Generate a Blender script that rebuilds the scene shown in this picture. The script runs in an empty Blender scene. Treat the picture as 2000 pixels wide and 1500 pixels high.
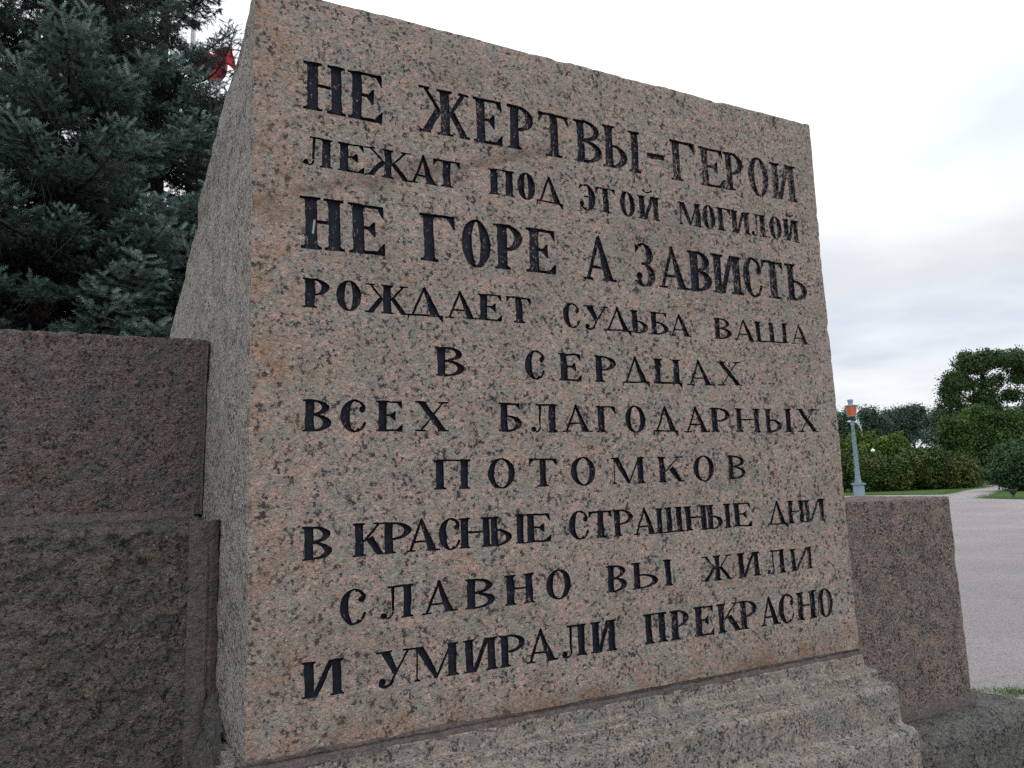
import bpy, math, random, time
import numpy as np
from mathutils import Matrix, Vector, geometry
T0 = time.time()
random.seed(7); RNG = np.random.default_rng(7)
D, EYE = 2.1, 1.55
FPX = 1422.26                       # focal length in px of a 2000 px wide picture
scene = bpy.context.scene

# ------------------------------------------------------------------ camera
_h = np.array([2904.57, 91.84, FPX]); _v = np.array([-370.2, -10316.4, FPX])
AX = _h/np.linalg.norm(_h); AZ = _v/np.linalg.norm(_v)
AX = AX-AZ*(AX@AZ); AX /= np.linalg.norm(AX); AY = np.cross(AZ, AX)
M3 = np.array([AX, AY, AZ])          # world rows expressed in picture axes (x right, y down, z forward)
CAM = np.array([0.0, -D, EYE])
def ray(px, py): return M3@np.array([px-1000, py-750, FPX])
def on_y(px, py, y): r = ray(px, py); return CAM+r*((y+D)/r[1])
def on_z(px, py, z): r = ray(px, py); return CAM+r*((z-EYE)/r[2])
def at_dist(px, py, d): r = ray(px, py); return CAM+r*(d/FPX)      # d metres along the view axis
cam_d = bpy.data.cameras.new('camera'); cam = bpy.data.objects.new('camera', cam_d)
scene.collection.objects.link(cam); scene.camera = cam
right, down, fwd = M3@np.array([1, 0, 0]), M3@np.array([0, 1, 0]), M3@np.array([0, 0, 1])
cam.matrix_world = Matrix(((right[0], -down[0], -fwd[0], CAM[0]), (right[1], -down[1], -fwd[1], CAM[1]),
                           (right[2], -down[2], -fwd[2], CAM[2]), (0, 0, 0, 1)))
cam_d.sensor_width = 36; cam_d.lens = FPX/2000*36; cam_d.clip_end = 3000; cam_d.clip_start = .05

# ------------------------------------------------------------------ world, sun, exposure
SUN_EL, SUN_AZ = math.radians(48), math.radians(200)
w = bpy.data.worlds.new('World'); scene.world = w; w.use_nodes = True
nt = w.node_tree; nt.nodes.clear()
def N(nt, typ, **kw):
    n = nt.nodes.new(typ)
    for k, v in kw.items():
        if k == 'inp':
            for kk, vv in v.items():
                if isinstance(vv, bpy.types.NodeSocket): nt.links.new(vv, n.inputs[kk])
                else: n.inputs[kk].default_value = vv
        else: setattr(n, k, v)
    return n
def ramp(nt, fac, stops, interp='LINEAR'):
    n = nt.nodes.new('ShaderNodeValToRGB'); nt.links.new(fac, n.inputs[0]); cr = n.color_ramp; cr.interpolation = interp
    while len(cr.elements) < len(stops): cr.elements.new(.5)
    for e, (p, c) in zip(cr.elements, stops):
        e.position = p; e.color = (c, c, c, 1) if not hasattr(c, '__len__') else (*c[:3], 1)
    return n.outputs[0]
def mixc(nt, fac, a, b, mode='MIX'):
    n = nt.nodes.new('ShaderNodeMix'); n.data_type = 'RGBA'; n.blend_type = mode
    for i, v in ((0, fac), (6, a), (7, b)):
        if isinstance(v, bpy.types.NodeSocket): nt.links.new(v, n.inputs[i])
        elif i == 0: n.inputs[0].default_value = v
        else: n.inputs[i].default_value = (*v, 1)
    return n.outputs[2]
def math_(nt, op, a, b=0.0, c=None, clamp=False):
    n = nt.nodes.new('ShaderNodeMath'); n.operation = op; n.use_clamp = clamp
    for i, v in enumerate((a, b) if c is None else (a, b, c)):
        if isinstance(v, bpy.types.NodeSocket): nt.links.new(v, n.inputs[i])
        else: n.inputs[i].default_value = v
    return n.outputs[0]
sky = N(nt, 'ShaderNodeTexSky', sky_type='NISHITA', sun_disc=False, sun_elevation=SUN_EL, sun_rotation=SUN_AZ, air_density=1, dust_density=1.5)
tc = N(nt, 'ShaderNodeTexCoord'); sep = N(nt, 'ShaderNodeSeparateXYZ', inp={0: tc.outputs['Generated']})
zz = math_(nt, 'ADD', math_(nt, 'MAXIMUM', sep.outputs[2], 0.0), .12)
cu = math_(nt, 'DIVIDE', sep.outputs[0], zz); cv = math_(nt, 'DIVIDE', sep.outputs[1], zz)
comb = N(nt, 'ShaderNodeCombineXYZ', inp={0: cu, 1: cv, 2: 0.37})
cl1 = N(nt, 'ShaderNodeTexNoise', inp={'Vector': comb.outputs[0], 'Scale': .55, 'Detail': 5, 'Roughness': .5, 'Distortion': .3})
cl2 = N(nt, 'ShaderNodeTexNoise', inp={'Vector': comb.outputs[0], 'Scale': 1.7, 'Detail': 4, 'Roughness': .5})
cloudv = math_(nt, 'ADD', math_(nt, 'MULTIPLY', cl1.outputs[0], .72), math_(nt, 'MULTIPLY', cl2.outputs[0], .28))
# overcast: thick cloud is grey blue, thin cloud nearly white; brighter towards the zenith
cloud = ramp(nt, cloudv, [(.36, (6.9, 7.5, 8.5)), (.47, (9.0, 9.45, 10.1)), (.56, (10.2, 10.5, 10.9)), (.66, (11.4, 11.6, 11.8))])
ew = math_(nt, 'ADD', sep.outputs[2], math_(nt, 'MULTIPLY', math_(nt, 'SUBTRACT', cl1.outputs[0], .5), .16))
elev = N(nt, 'ShaderNodeFloatCurve', inp={1: math_(nt, 'MAXIMUM', ew, 0.0)})
cm = elev.mapping; cm.use_clip = False; cm.clip_max_y = 3
pts = [(0.0, .42), (.08, .44), (.17, .49), (.25, .415), (.33, .56), (.45, .66), (.7, .85), (1.0, .95)]
crv = cm.curves[0]
while len(crv.points) < len(pts): crv.points.new(.5, .5)
for p_, q_ in zip(crv.points, pts): p_.location = q_
cm.update()
elev = math_(nt, 'MULTIPLY', elev.outputs[0], 2.0)
cloud = mixc(nt, 1.0, cloud, elev, 'MULTIPLY')
cover = mixc(nt, .97, sky.outputs[0], cloud)
bg = N(nt, 'ShaderNodeBackground', inp={0: cover, 1: .1})
N(nt, 'ShaderNodeOutputWorld', inp={0: bg.outputs[0]})
sd = bpy.data.lights.new('sun', 'SUN'); sd.energy = .5; sd.angle = math.radians(30); sd.color = (1, .97, .93)
so = bpy.data.objects.new('sun', sd); scene.collection.objects.link(so)
sdir = Vector((math.sin(SUN_AZ)*math.cos(SUN_EL), math.cos(SUN_AZ)*math.cos(SUN_EL), math.sin(SUN_EL)))
so.rotation_euler = sdir.to_track_quat('Z', 'Y').to_euler()
vs = scene.view_settings; vs.view_transform = 'Standard'; vs.look = 'None'; vs.exposure = 0.0; vs.gamma = 1; vs.use_curve_mapping = False
scene.cycles.max_bounces = 5; scene.cycles.diffuse_bounces = 4; scene.cycles.use_denoising = False

# ------------------------------------------------------------------ numpy noise
_perm = np.random.default_rng(3).random(65536)
def vnoise(p):                       # smooth value noise in [-1,1]
    p = np.asarray(p, float); i = np.floor(p).astype(np.int64); f = p-i; f = f*f*f*(f*(f*6-15)+10)
    def hsh(a, b, c): return _perm[((a*73856093) ^ (b*19349663) ^ (c*83492791)) & 65535]
    x, y, z = i[:, 0], i[:, 1], i[:, 2]; fx, fy, fz = f[:, 0], f[:, 1], f[:, 2]
    def lx(b, c): return hsh(x, y+b, z+c)*(1-fx)+hsh(x+1, y+b, z+c)*fx
    r = (lx(0, 0)*(1-fy)+lx(1, 0)*fy)*(1-fz)+(lx(0, 1)*(1-fy)+lx(1, 1)*fy)*fz
    return r*2-1
def fbm(p, scale, octs=3, rough=.5, off=0.0):
    p = np.asarray(p)*scale+off; a = 1.0; s = 0; t = 0
    for _ in range(octs): s = s+a*vnoise(p); t += a; a *= rough; p = p*2.03+11.7
    return s/t
def vfbm(p, scale, octs=3, off=0.0): return np.stack([fbm(p, scale, octs, .5, off+31.3*k) for k in range(3)], 1)

# ------------------------------------------------------------------ object helpers
COL = scene.collection
def mesh_np(name, v, f, mat=None, parent=None, smooth=True):
    """v (n,3); f (m,k) array of equal-size faces, or list of such arrays"""
    fs = f if isinstance(f, list) else [f]
    fs = [np.asarray(a, np.int32) for a in fs if len(a)]
    me = bpy.data.meshes.new(name)
    me.vertices.add(len(v)); me.vertices.foreach_set('co', np.asarray(v, np.float32).ravel())
    loops = np.concatenate([a.ravel() for a in fs]); tot = np.concatenate([np.full(len(a), a.shape[1], np.int32) for a in fs])
    start = np.concatenate([[0], np.cumsum(tot)[:-1]]).astype(np.int32)
    me.loops.add(len(loops)); me.loops.foreach_set('vertex_index', loops)
    me.polygons.add(len(tot)); me.polygons.foreach_set('loop_start', start)
    me.polygons.foreach_set('use_smooth', np.full(len(tot), smooth))
    if mat: me.materials.append(mat)
    me.update(calc_edges=True); me.validate()
    return obj_me(name, me, parent)
def obj_me(name, me, parent=None):
    o = bpy.data.objects.new(name, me); COL.objects.link(o)
    if parent: o.parent = parent
    return o
def thing(name, label, cat, loc=(0, 0, 0), group=None):
    o = bpy.data.objects.new(name, None); COL.objects.link(o); o.location = loc; o.empty_display_size = .2
    return tag(o, label, cat, group)
def tag(o, label=None, cat=None, group=None, kind=None):
    if label: o['label'] = label
    if cat: o['category'] = cat
    if group: o['group'] = group
    if kind: o['kind'] = kind
    return o
def grid_faces(nu, nv, off=0, flip=False):
    i = np.arange((nu-1)*(nv-1)); a = (i//(nv-1))*nv+i % (nv-1)+off
    q = np.stack([a, a+nv, a+nv+1, a+1], 1)
    return q[:, ::-1] if flip else q
class MB:
    def __init__(s): s.v = []; s.f = {}; s.n = 0
    def add(s, v, f):
        f = np.asarray(f); s.f.setdefault(f.shape[1], []).append(f+s.n); s.v.append(np.asarray(v, float)); s.n += len(v)
    def box(s, c, d, R=None):
        c = np.array(c); q = np.array([[x, y, z] for x in (-.5, .5) for y in (-.5, .5) for z in (-.5, .5)])*np.array(d)
        if R is not None: q = q@np.array(R).T
        s.add(q+c, [[0, 1, 3, 2], [4, 6, 7, 5], [0, 4, 5, 1], [2, 3, 7, 6], [0, 2, 6, 4], [1, 5, 7, 3]])
    def lathe(s, prof, seg=16, c=(0, 0, 0), a0=0.0):
        a = np.linspace(0, 2*np.pi, seg, endpoint=False)+a0; r = np.array([p[0] for p in prof]); z = np.array([p[1] for p in prof])
        v = np.stack([np.outer(r, np.cos(a)), np.outer(r, np.sin(a)), np.repeat(z[:, None], seg, 1)], 2).reshape(-1, 3)+np.array(c)
        i = np.arange((len(prof)-1)*seg); k, j = i//seg, i % seg; jn = (j+1) % seg
        s.add(v, np.stack([k*seg+j, k*seg+jn, (k+1)*seg+jn, (k+1)*seg+j], 1))
    def tube(s, pts, rad, seg=6):
        pts = np.array(pts, float); n = len(pts); rad = np.broadcast_to(rad, n)
        t = np.gradient(pts, axis=0); t /= np.linalg.norm(t, axis=1)[:, None]+1e-9
        ref = np.array([0, 0, 1.0]) if abs(t[0, 2]) < .9 else np.array([1.0, 0, 0])
        a = np.linspace(0, 2*np.pi, seg, endpoint=False); V = []
        for k in range(n):
            u = np.cross(t[k], ref); u /= np.linalg.norm(u)+1e-9; w_ = np.cross(t[k], u)
            V.append(pts[k]+rad[k]*(np.outer(np.cos(a), u)+np.outer(np.sin(a), w_)))
        i = np.arange((n-1)*seg); k, j = i//seg, i % seg; jn = (j+1) % seg
        s.add(np.concatenate(V), np.stack([k*seg+j, k*seg+jn, (k+1)*seg+jn, (k+1)*seg+j], 1))
    def build(s, name, mat, parent=None, smooth=False):
        return mesh_np(name, np.concatenate(s.v), [np.concatenate(a) for a in s.f.values()], mat, parent, smooth)

# ------------------------------------------------------------------ materials
def new_mat(name):
    m = bpy.data.materials.new(name); m.use_nodes = True; t = m.node_tree; t.nodes.clear()
    out = N(t, 'ShaderNodeOutputMaterial'); b = N(t, 'ShaderNodeBsdfPrincipled'); t.links.new(b.outputs[0], out.inputs[0])
    return m, t, b
def noise(t, vec, scale, detail=2, rough=.5, dist=0.0):
    return N(t, 'ShaderNodeTexNoise', inp={'Vector': vec, 'Scale': scale, 'Detail': detail, 'Roughness': rough, 'Distortion': dist}).outputs[0]
def bump(t, b, h, strength, dist):
    n = N(t, 'ShaderNodeBump', inp={'Height': h, 'Strength': strength, 'Distance': dist}); t.links.new(n.outputs[0], b.inputs['Normal'])
def plane_pt(px, py):
    p = on_y(px, py, 0); return p[0], p[2]
def granite_color(t, vec, pink, grey, ochre, dark, k=1.0, dark_t=.60, speck=95, gain=1.0, fc=1.0):
    warp = N(t, 'ShaderNodeTexNoise', inp={'Vector': vec, 'Scale': 140*k, 'Detail': 2})
    wv = N(t, 'ShaderNodeVectorMath', operation='MULTIPLY_ADD', inp={0: warp.outputs[1], 1: (.010/k,)*3, 2: vec}).outputs[0]
    big = math_(t, 'ADD', math_(t, 'MULTIPLY', noise(t, wv, 30*k, 4, .65), .65), math_(t, 'MULTIPLY', noise(t, vec, 9*k, 3, .6), .35))
    c = mixc(t, ramp(t, big, [(.45, 0), (.55, 1)]), pink, grey)
    och = noise(t, wv, 6.5*k, 5, .7, .5)
    c = mixc(t, math_(t, 'MULTIPLY', ramp(t, och, [(.54, 0), (.68, 1)]), .5), c, ochre)
    cells = N(t, 'ShaderNodeTexVoronoi', inp={'Vector': wv, 'Scale': 120*k})
    cellv = N(t, 'ShaderNodeSeparateColor', inp={0: cells.outputs['Color']}).outputs[0]
    c = mixc(t, 1.0, c, ramp(t, cellv, [(.0, .74), (.25, .92), (.75, 1.04), (1, 1.28)]), 'MULTIPLY')
    # dark mica and hornblende: soft-edged blotches and flecks that gather in the greyer zones
    reg = math_(t, 'MULTIPLY', math_(t, 'SUBTRACT', noise(t, vec, 17*k, 3, .6), .5), .42)
    dsum = math_(t, 'ADD', noise(t, wv, speck*k, 3, .62), reg)
    dm = ramp(t, dsum, [(dark_t, 0), (dark_t+.06, 1)])
    halo = ramp(t, dsum, [(dark_t-.10, 0), (dark_t+.02, 1)])
    c = mixc(t, math_(t, 'MULTIPLY', halo, .55), c, tuple(x*.62 for x in grey))
    c = mixc(t, math_(t, 'MULTIPLY', dm, .88), c, dark)
    fl = noise(t, vec, 260*k, 2, .6)
    c = mixc(t, math_(t, 'MULTIPLY', ramp(t, fl, [(.60, 0), (.68, 1)]), .6), c, tuple(x*1.8 for x in dark))
    fine = noise(t, vec, 330*k, 3, .75)
    c = mixc(t, 1.0, c, ramp(t, fine, [(.28, 1-.40*fc), (.5, 1.0), (.72, 1+.42*fc)]), 'MULTIPLY')
    return c, fine, dm
def granite(name, pink, grey, ochre, dark, k=1.0, dark_t=.60, bstr=.5, bdist=.003, gain=1.0, extra=None, coarse=0.0, speck=95, stretch=None, fc=1.0):
    m, t, b = new_mat(name); vec = N(t, 'ShaderNodeTexCoord').outputs['Object']
    c, fine, dm = granite_color(t, vec, pink, grey, ochre, dark, k, dark_t, speck, gain, fc)
    if extra: c = extra(t, vec, c)
    t.links.new(c, b.inputs['Base Color'])
    b.inputs['Roughness'].default_value = .85; b.inputs['Specular IOR Level'].default_value = .25
    # hammered relief: rounded pits, not only grain
    h = math_(t, 'ADD', math_(t, 'MULTIPLY', noise(t, vec, 210, 3, .7), .8), math_(t, 'MULTIPLY', noise(t, vec, 90, 3, .65, .6), 1.5))
    if coarse: h = math_(t, 'ADD', h, math_(t, 'MULTIPLY', noise(t, vec, 38, 4, .65, .4), coarse))
    bump(t, b, h, bstr, bdist)
    return m
def seg_mask(t, x, z, a, b2, width, soft):
    """distance in the XZ plane to a segment, as a 0..1 mask"""
    ax, az = a; bx, bz = b2; L2 = (bx-ax)**2+(bz-az)**2
    u = math_(t, 'ADD', math_(t, 'MULTIPLY', math_(t, 'SUBTRACT', x, ax), (bx-ax)/L2), math_(t, 'MULTIPLY', math_(t, 'SUBTRACT', z, az), (bz-az)/L2), clamp=True)
    dx = math_(t, 'SUBTRACT', x, math_(t, 'MULTIPLY_ADD', u, bx-ax, ax)); dz = math_(t, 'SUBTRACT', z, math_(t, 'MULTIPLY_ADD', u, bz-az, az))
    d = math_(t, 'SQRT', math_(t, 'ADD', math_(t, 'MULTIPLY', dx, dx), math_(t, 'MULTIPLY', dz, dz)))
    return ramp(t, math_(t, 'DIVIDE', d, width+soft), [(width/(width+soft), 1), (1, 0)])
def stele_extra(t, vec, c):
    s = N(t, 'ShaderNodeSeparateXYZ', inp={0: vec}); x, z = s.outputs[0], s.outputs[2]
    wob = math_(t, 'MULTIPLY', math_(t, 'SUBTRACT', noise(t, vec, 5, 4, .6), .5), .22)
    z2 = math_(t, 'ADD', z, wob)
    # brown iron vein running up across the second line, and rusty foot and left edge
    m1 = math_(t, 'MULTIPLY', seg_mask(t, x, z2, plane_pt(490, 400), plane_pt(1080, 292), .006, .045), ramp(t, noise(t, vec, 22, 3), [(.35, .15), (.6, .75)]))
    c = mixc(t, math_(t, 'MULTIPLY', m1, .75), c, (.14, .10, .068))
    edge = math_(t, 'ADD', math_(t, 'SUBTRACT', x, .233), math_(t, 'MULTIPLY', math_(t, 'SUBTRACT', noise(t, vec, 7, 3), .5), .5))
    m2 = math_(t, 'MULTIPLY', ramp(t, edge, [(0, 1), (.20, 0)]), ramp(t, noise(t, vec, 12, 5, .7), [(.44, 0), (.60, .42)]))
    c = mixc(t, m2, c, (.30, .15, .07))
    foot = math_(t, 'ADD', math_(t, 'SUBTRACT', z, .86), math_(t, 'MULTIPLY', math_(t, 'SUBTRACT', noise(t, vec, 6, 3), .5), .25))
    m3 = math_(t, 'MULTIPLY', ramp(t, foot, [(0, 1), (.10, 0)]), ramp(t, noise(t, vec, 11, 3), [(.38, .1), (.6, .7)]))
    c = mixc(t, m3, c, (.20, .115, .07))
    # weather stains, grey-brown
    st = ramp(t, noise(t, vec, 2.4, 5, .65, .8), [(.52, 0), (.72, .38)])
    c = mixc(t, st, c, (.15, .125, .10))
    return c
PINK, GREY, OCH, DARK = (.398, .292, .243), (.288, .268, .232), (.365, .25, .150), (.018, .019, .026)
M_STELE = granite('stele_granite', PINK, GREY, OCH, DARK, bstr=.9, bdist=.008, dark_t=.574, speck=78, extra=stele_extra)
M_SIDE = granite('stele_side_granite', (.45, .395, .345), (.40, .382, .35), (.44, .36, .27), (.06, .06, .065), bstr=1.0, bdist=.012, dark_t=.545, coarse=1.2)
M_WALL = granite('red_brown_granite', (.288, .210, .188), (.205, .188, .180), (.27, .172, .105), (.024, .023, .028), k=1.0, dark_t=.57, bstr=1.0, bdist=.026, coarse=1.2, fc=1.3)
M_ROUGH = granite('rough_hewn_granite', (.275, .222, .188), (.176, .164, .150), (.275, .19, .12), (.022, .022, .026), k=1.0, dark_t=.570, bstr=1.0, bdist=.042, coarse=1.6, fc=1.45)
M_PIER = granite('brown_granite', (.325, .235, .198), (.215, .192, .175), (.34, .24, .145), (.020, .020, .026), k=1.15, dark_t=.548, bstr=1.0, bdist=.014, coarse=.6, fc=1.3)
M_PLINTH = granite('grey_granite', (.305, .252, .218), (.212, .200, .176), (.29, .225, .155), (.024, .024, .030), k=1.1, dark_t=.558, bstr=.8, bdist=.006, coarse=.4, fc=1.25)
M_LEDGE = granite('grey_green_granite', (.235, .215, .188), (.165, .165, .152), (.21, .185, .125), (.022, .024, .028), k=.9, dark_t=.555, bstr=1.0, bdist=.018, coarse=1.4)
def simple(name, col, rough=.8, var=.25, scale=20, bstr=.3, bdist=.004, col2=None, spec=.3, detail=4):
    m, t, b = new_mat(name); vec = N(t, 'ShaderNodeTexCoord').outputs['Object']
    n = noise(t, vec, scale, detail, .6)
    c2 = col2 or tuple(min(1, x*(1+var)) for x in col); c1 = tuple(x*(1-var) for x in col)
    t.links.new(ramp(t, n, [(.3, c1), (.7, c2)]), b.inputs['Base Color'])
    b.inputs['Roughness'].default_value = rough; b.inputs['Specular IOR Level'].default_value = spec
    if bstr: bump(t, b, noise(t, vec, scale*3, 4, .6), bstr, bdist)
    return m
M_MORTAR = granite('grey_brown_mortar', (.140, .113, .102), (.110, .096, .089), (.11, .085, .065), (.045, .04, .038), k=.8, dark_t=.66, bstr=1.0, bdist=.008, coarse=1.5)
M_PATCH = granite('pale_mortar', (.135, .122, .112), (.105, .102, .095), (.12, .10, .08), (.04, .04, .04), k=.6, dark_t=.62, bstr=1.0, bdist=.014, coarse=2.0)
def letter_mat():
    m, t, b = new_mat('worn_black_paint'); vec = N(t, 'ShaderNodeTexCoord').outputs['Object']
    s = N(t, 'ShaderNodeSeparateXYZ', inp={0: vec})
    st, fine, _ = granite_color(t, vec, PINK, GREY, OCH, DARK)
    # paint has worn most on the upper right, hardly at the lower left
    wear = math_(t, 'MULTIPLY_ADD', s.outputs[0], .052, -.055)
    wear = math_(t, 'ADD', wear, math_(t, 'MULTIPLY', math_(t, 'SUBTRACT', s.outputs[2], 2.1), .030))
    wear = math_(t, 'ADD', wear, math_(t, 'MULTIPLY', math_(t, 'SUBTRACT', noise(t, vec, 5, 3), .5), .22))
    wv = N(t, 'ShaderNodeVectorMath', operation='MULTIPLY', inp={0: vec, 1: (1.3, 1, .6)}).outputs[0]
    n = math_(t, 'ADD', noise(t, wv, 120, 4, .65), wear)
    mk = ramp(t, n, [(.60, 0), (.66, .8)])
    c = mixc(t, mk, ramp(t, noise(t, vec, 40, 3), [(.3, (.010, .012, .019)), (.7, (.022, .025, .038))]), st)
    a = plane_pt(616, 428); b2 = plane_pt(613, 452)
    c = mixc(t, math_(t, 'MULTIPLY', seg_mask(t, s.outputs[0], s.outputs[2], a, b2, .0012, .0032), .8), c, (.5, .52, .55))
    t.links.new(c, b.inputs['Base Color']); b.inputs['Roughness'].default_value = .75; b.inputs['Specular IOR Level'].default_value = .12
    bump(t, b, math_(t, 'ADD', noise(t, vec, 230, 3, .65), math_(t, 'MULTIPLY', mk, .4)), .45, .003)
    return m
M_LETTER = letter_mat()

# ------------------------------------------------------------------ the inscription: glyphs cut as polygons, height 1
def rect(x0, y0, x1, y1): return [(x0, y0), (x1, y0), (x1, y1), (x0, y1)]
def stroke(x0, y0, x1, y1, w_): return [(x0-w_/2, y0), (x0+w_/2, y0), (x1+w_/2, y1), (x1-w_/2, y1)]   # horizontal-cut stroke
S, SF = .068, .056
def serif(x0, x1, y, e, up):        # thin bracketed serif under/over a stem x0..x1; up=+1 foot on the baseline
    y1 = y+up*SF; y2 = y+up*.09
    P = [rect(x0-e, min(y, y1), x1+e, max(y, y1))]
    tr = [(x0-e*.45, y1), (x1+e*.45, y1), (x1, y2), (x0, y2)]
    P.append(tr if up > 0 else tr[::-1]); return P
def stem(x0, x1, e, top=True, bot=True, y0=0, y1=1):
    P = [rect(x0, y0, x1, y1)]
    if bot: P += serif(x0, x1, y0, e, 1)
    if top: P += serif(x0, x1, y1, e, -1)
    return P
def arc(cx, cy, rx, ry, tx, ty, a0, a1, n=14):
    P = []; A = np.radians(np.linspace(a0, a1, n+1))
    for a, b in zip(A[:-1], A[1:]):
        P.append([(cx+(rx-tx)*math.cos(a), cy+(ry-ty)*math.sin(a)), (cx+rx*math.cos(a), cy+ry*math.sin(a)),
                  (cx+rx*math.cos(b), cy+ry*math.sin(b)), (cx+(rx-tx)*math.cos(b), cy+(ry-ty)*math.sin(b))])
    return P
def ball(cx, cy, r, rx=None):
    rx = rx or r; return [[(cx+rx*math.cos(a), cy+r*math.sin(a)) for a in np.linspace(0, 2*np.pi, 11)[:-1]]]
def bowl(x, y0, y1, xr, t): return arc(x, (y0+y1)/2, xr-x, (y1-y0)/2, t, S, -90, 90, 12)+[rect(x-.02, y0, x+.02, y0+S), rect(x-.02, y1-S, x+.02, y1)]
def glyph(ch, W, t):
    t = min(t, W*.42); e = min(.075, W*.11); L = e; R = W-e; P = []
    if ch in 'НПИЙШЦ' and ch != 'Ш': t = min(t, (W-2*e)*.36)
    if ch in 'Ш': t = min(t, (W-2*e)*.24)
    if ch == 'Н': P = stem(L, L+t, e)+stem(R-t, R, e)+[rect(L+t*.9, .49, R-t*.9, .49+S)]
    elif ch == 'П': P = stem(L, L+t, e, False)+stem(R-t, R, e, False)+[rect(0, 1-S, W, 1)]
    elif ch in 'ИЙ':
        P = stem(L, L+t, e, True, False)+stem(R-t, R, e, True, True)+[rect(0, 0, L+t, SF), [(L+t*.7, 0), (L+t+.09, 0), (R-t*.7, 1), (R-t-.09, 1)]]
        if ch == 'Й': P += arc(W/2, 1.22, W*.17, .12, .05, .07, 180, 360, 8)+ball(W*.33, 1.22, .055)+ball(W*.67, 1.22, .055)
    elif ch == 'Ш':
        m = W/2; P = stem(L, L+t, e*.8, True, False)+stem(m-t/2, m+t/2, e*.5, True, False)+stem(R-t, R, e*.8, True, False)+[rect(0, 0, W, S)]
    elif ch == 'Ц':
        R2 = R-.04; P = stem(L, L+t, e, True, False)+stem(R2-t, R2, e, True, False)+[rect(0, 0, W, S*1.2), [(W-.16, 0), (W-.02, -.17), (W, -.17), (W, .03)]]
    elif ch == 'Л':
        P = stem(R-t, R, e)+[rect(W*.22, 1-S, R, 1)]
        x = W*.38; P += [[(x-.055, 1), (x+.055, 1), (x+.03, .22), (x-.045, .22)]]+arc(x-W*.17, .19, W*.17+.03, .20, .075, .06, -100, 5, 9)+ball(W*.12, .10, .10, min(.10, W*.14))
    elif ch == 'Д':
        a = W*.5; P = [stroke(W*.14, .03, a, 1.0, .10), [(W*.82-t*.75, .03), (W*.82+t*.40, .03), (a+.03, 1.06), (a-.06, 1.0)], rect(.0, .0, W, S),
             [(0, -.13), (.03, -.13), (.075, .02), (0, .02)], [(W-.20, .0), (W-.01, -.19), (W, -.19), (W, .03)]]
    elif ch == 'А':
        a = W*.47; P = [stroke(W*.13, .02, a, .98, .10), [(W*.80-t*.62, .02), (W*.80+t*.45, .02), (a+.03, 1.06), (a-.06, 1.0)],
             rect(W*.25, .27, W*.70, .27+S), rect(0, 0, W*.28, SF), rect(W*.80-t*.62-e*.7, 0, W, SF)]
    elif ch == 'Ж':
        m = W/2; t2 = t*.95; P = stem(m-t2/2, m+t2/2, e)
        P += [stroke(m-t2*.5-.02, .50, W*.12, .98, .10), stroke(W*.12, .02, m-t2*.5-.04, .54, t2*.8), rect(0, 1-SF, W*.22, 1), rect(0, 0, W*.12+t2*.4+.03, SF),
              stroke(m+t2*.5+.02, .50, W*.88, .98, .10), stroke(W*.88, .02, m+t2*.5+.04, .54, t2*.8), rect(W*.78, 1-SF, W, 1), rect(W*.88-t2*.4-.03, 0, W, SF)]
    elif ch == 'К':
        P = stem(L, L+t, e)+[stroke(L+t-.01, .42, W*.80, .98, .10), [(W*.50-t*.5, .50), (W*.50+t*.35, .60), (W*.86+t*.3, .02), (W*.86-t*.65, .02)],
             rect(W*.62, 1-SF, W*.98, 1), rect(W*.86-t*.65-.02, 0, W, SF)]
    elif ch == 'Е':
        P = stem(L, L+t, e)+[rect(L, 1-S, W*.95, 1), [(W*.80, 1-S), (W*.955, .74), (W*.985, .74), (W*.97, 1)], rect(L+t, .49, W*.70, .49+S),
             [(W*.50, .505), (W*.68, .355), (W*.74, .355), (W*.74, .66), (W*.68, .66)], rect(L, 0, W*.97, S), [(W*.76, S), (W*.98, 0), (W, .24), (W*.965, .24)]]
    elif ch == 'Г':
        P = stem(L, L+t, e)+[rect(L, 1-S, W*.97, 1), [(W*.74, 1-S), (W*.955, .72), (W, .72), (W*.98, 1)]]
    elif ch == 'Т':
        m = W/2; P = stem(m-t/2, m+t/2, e*1.3, False)+[rect(0.01, 1-S, W-.01, 1), [(W*.03, 1), (0, .76), (W*.035, .76), (W*.17, 1-S)], [(W*.97, 1), (W*.83, 1-S), (W*.965, .76), (W, .76)][::1]]
    elif ch == 'Р': P = stem(L, L+t, e)+bowl(L+t*.9, .42, 1, W, t*.9)
    elif ch == 'В': P = stem(L, L+t, e)+bowl(L+t*.9, .50, 1, W*.92, t*.85)+bowl(L+t*.9, 0, .545, W, t*.95)
    elif ch == 'Б': P = stem(L, L+t, e, True, True)+bowl(L+t*.9, 0, .58, W, t*.95)+[rect(L, 1-S, W*.92, 1), [(W*.72, 1-S), (W*.90, .78), (W*.94, .78), (W*.93, 1)]]
    elif ch == 'Ь': P = stem(L, L+t, e)+bowl(L+t*.9, 0, .56, W, t*.95)
    elif ch == 'Ы':
        t1 = min(t, W*.2); P = stem(L, L+t1, e*.9)+bowl(L+t1*.9, 0, .56, W*.63, t1*.95)+stem(R-t1, R, e*.9)
    elif ch == 'О': P = arc(W/2, .5, W/2, .53, t*.98, .06, 0, 360, 30)
    elif ch == 'С':
        P = arc(W*.52, .5, W*.52, .53, t*1.0, .06, 62, 305, 24)+arc(W*.52, .5, W*.48, .53, .09, .06, 305, 338, 4)+arc(W*.52, .72, W*.42, .31, .12, .06, 0, 80, 7)+ball(W*.80, .70, .105, min(.105, W*.16))
    elif ch == 'Э':
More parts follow.
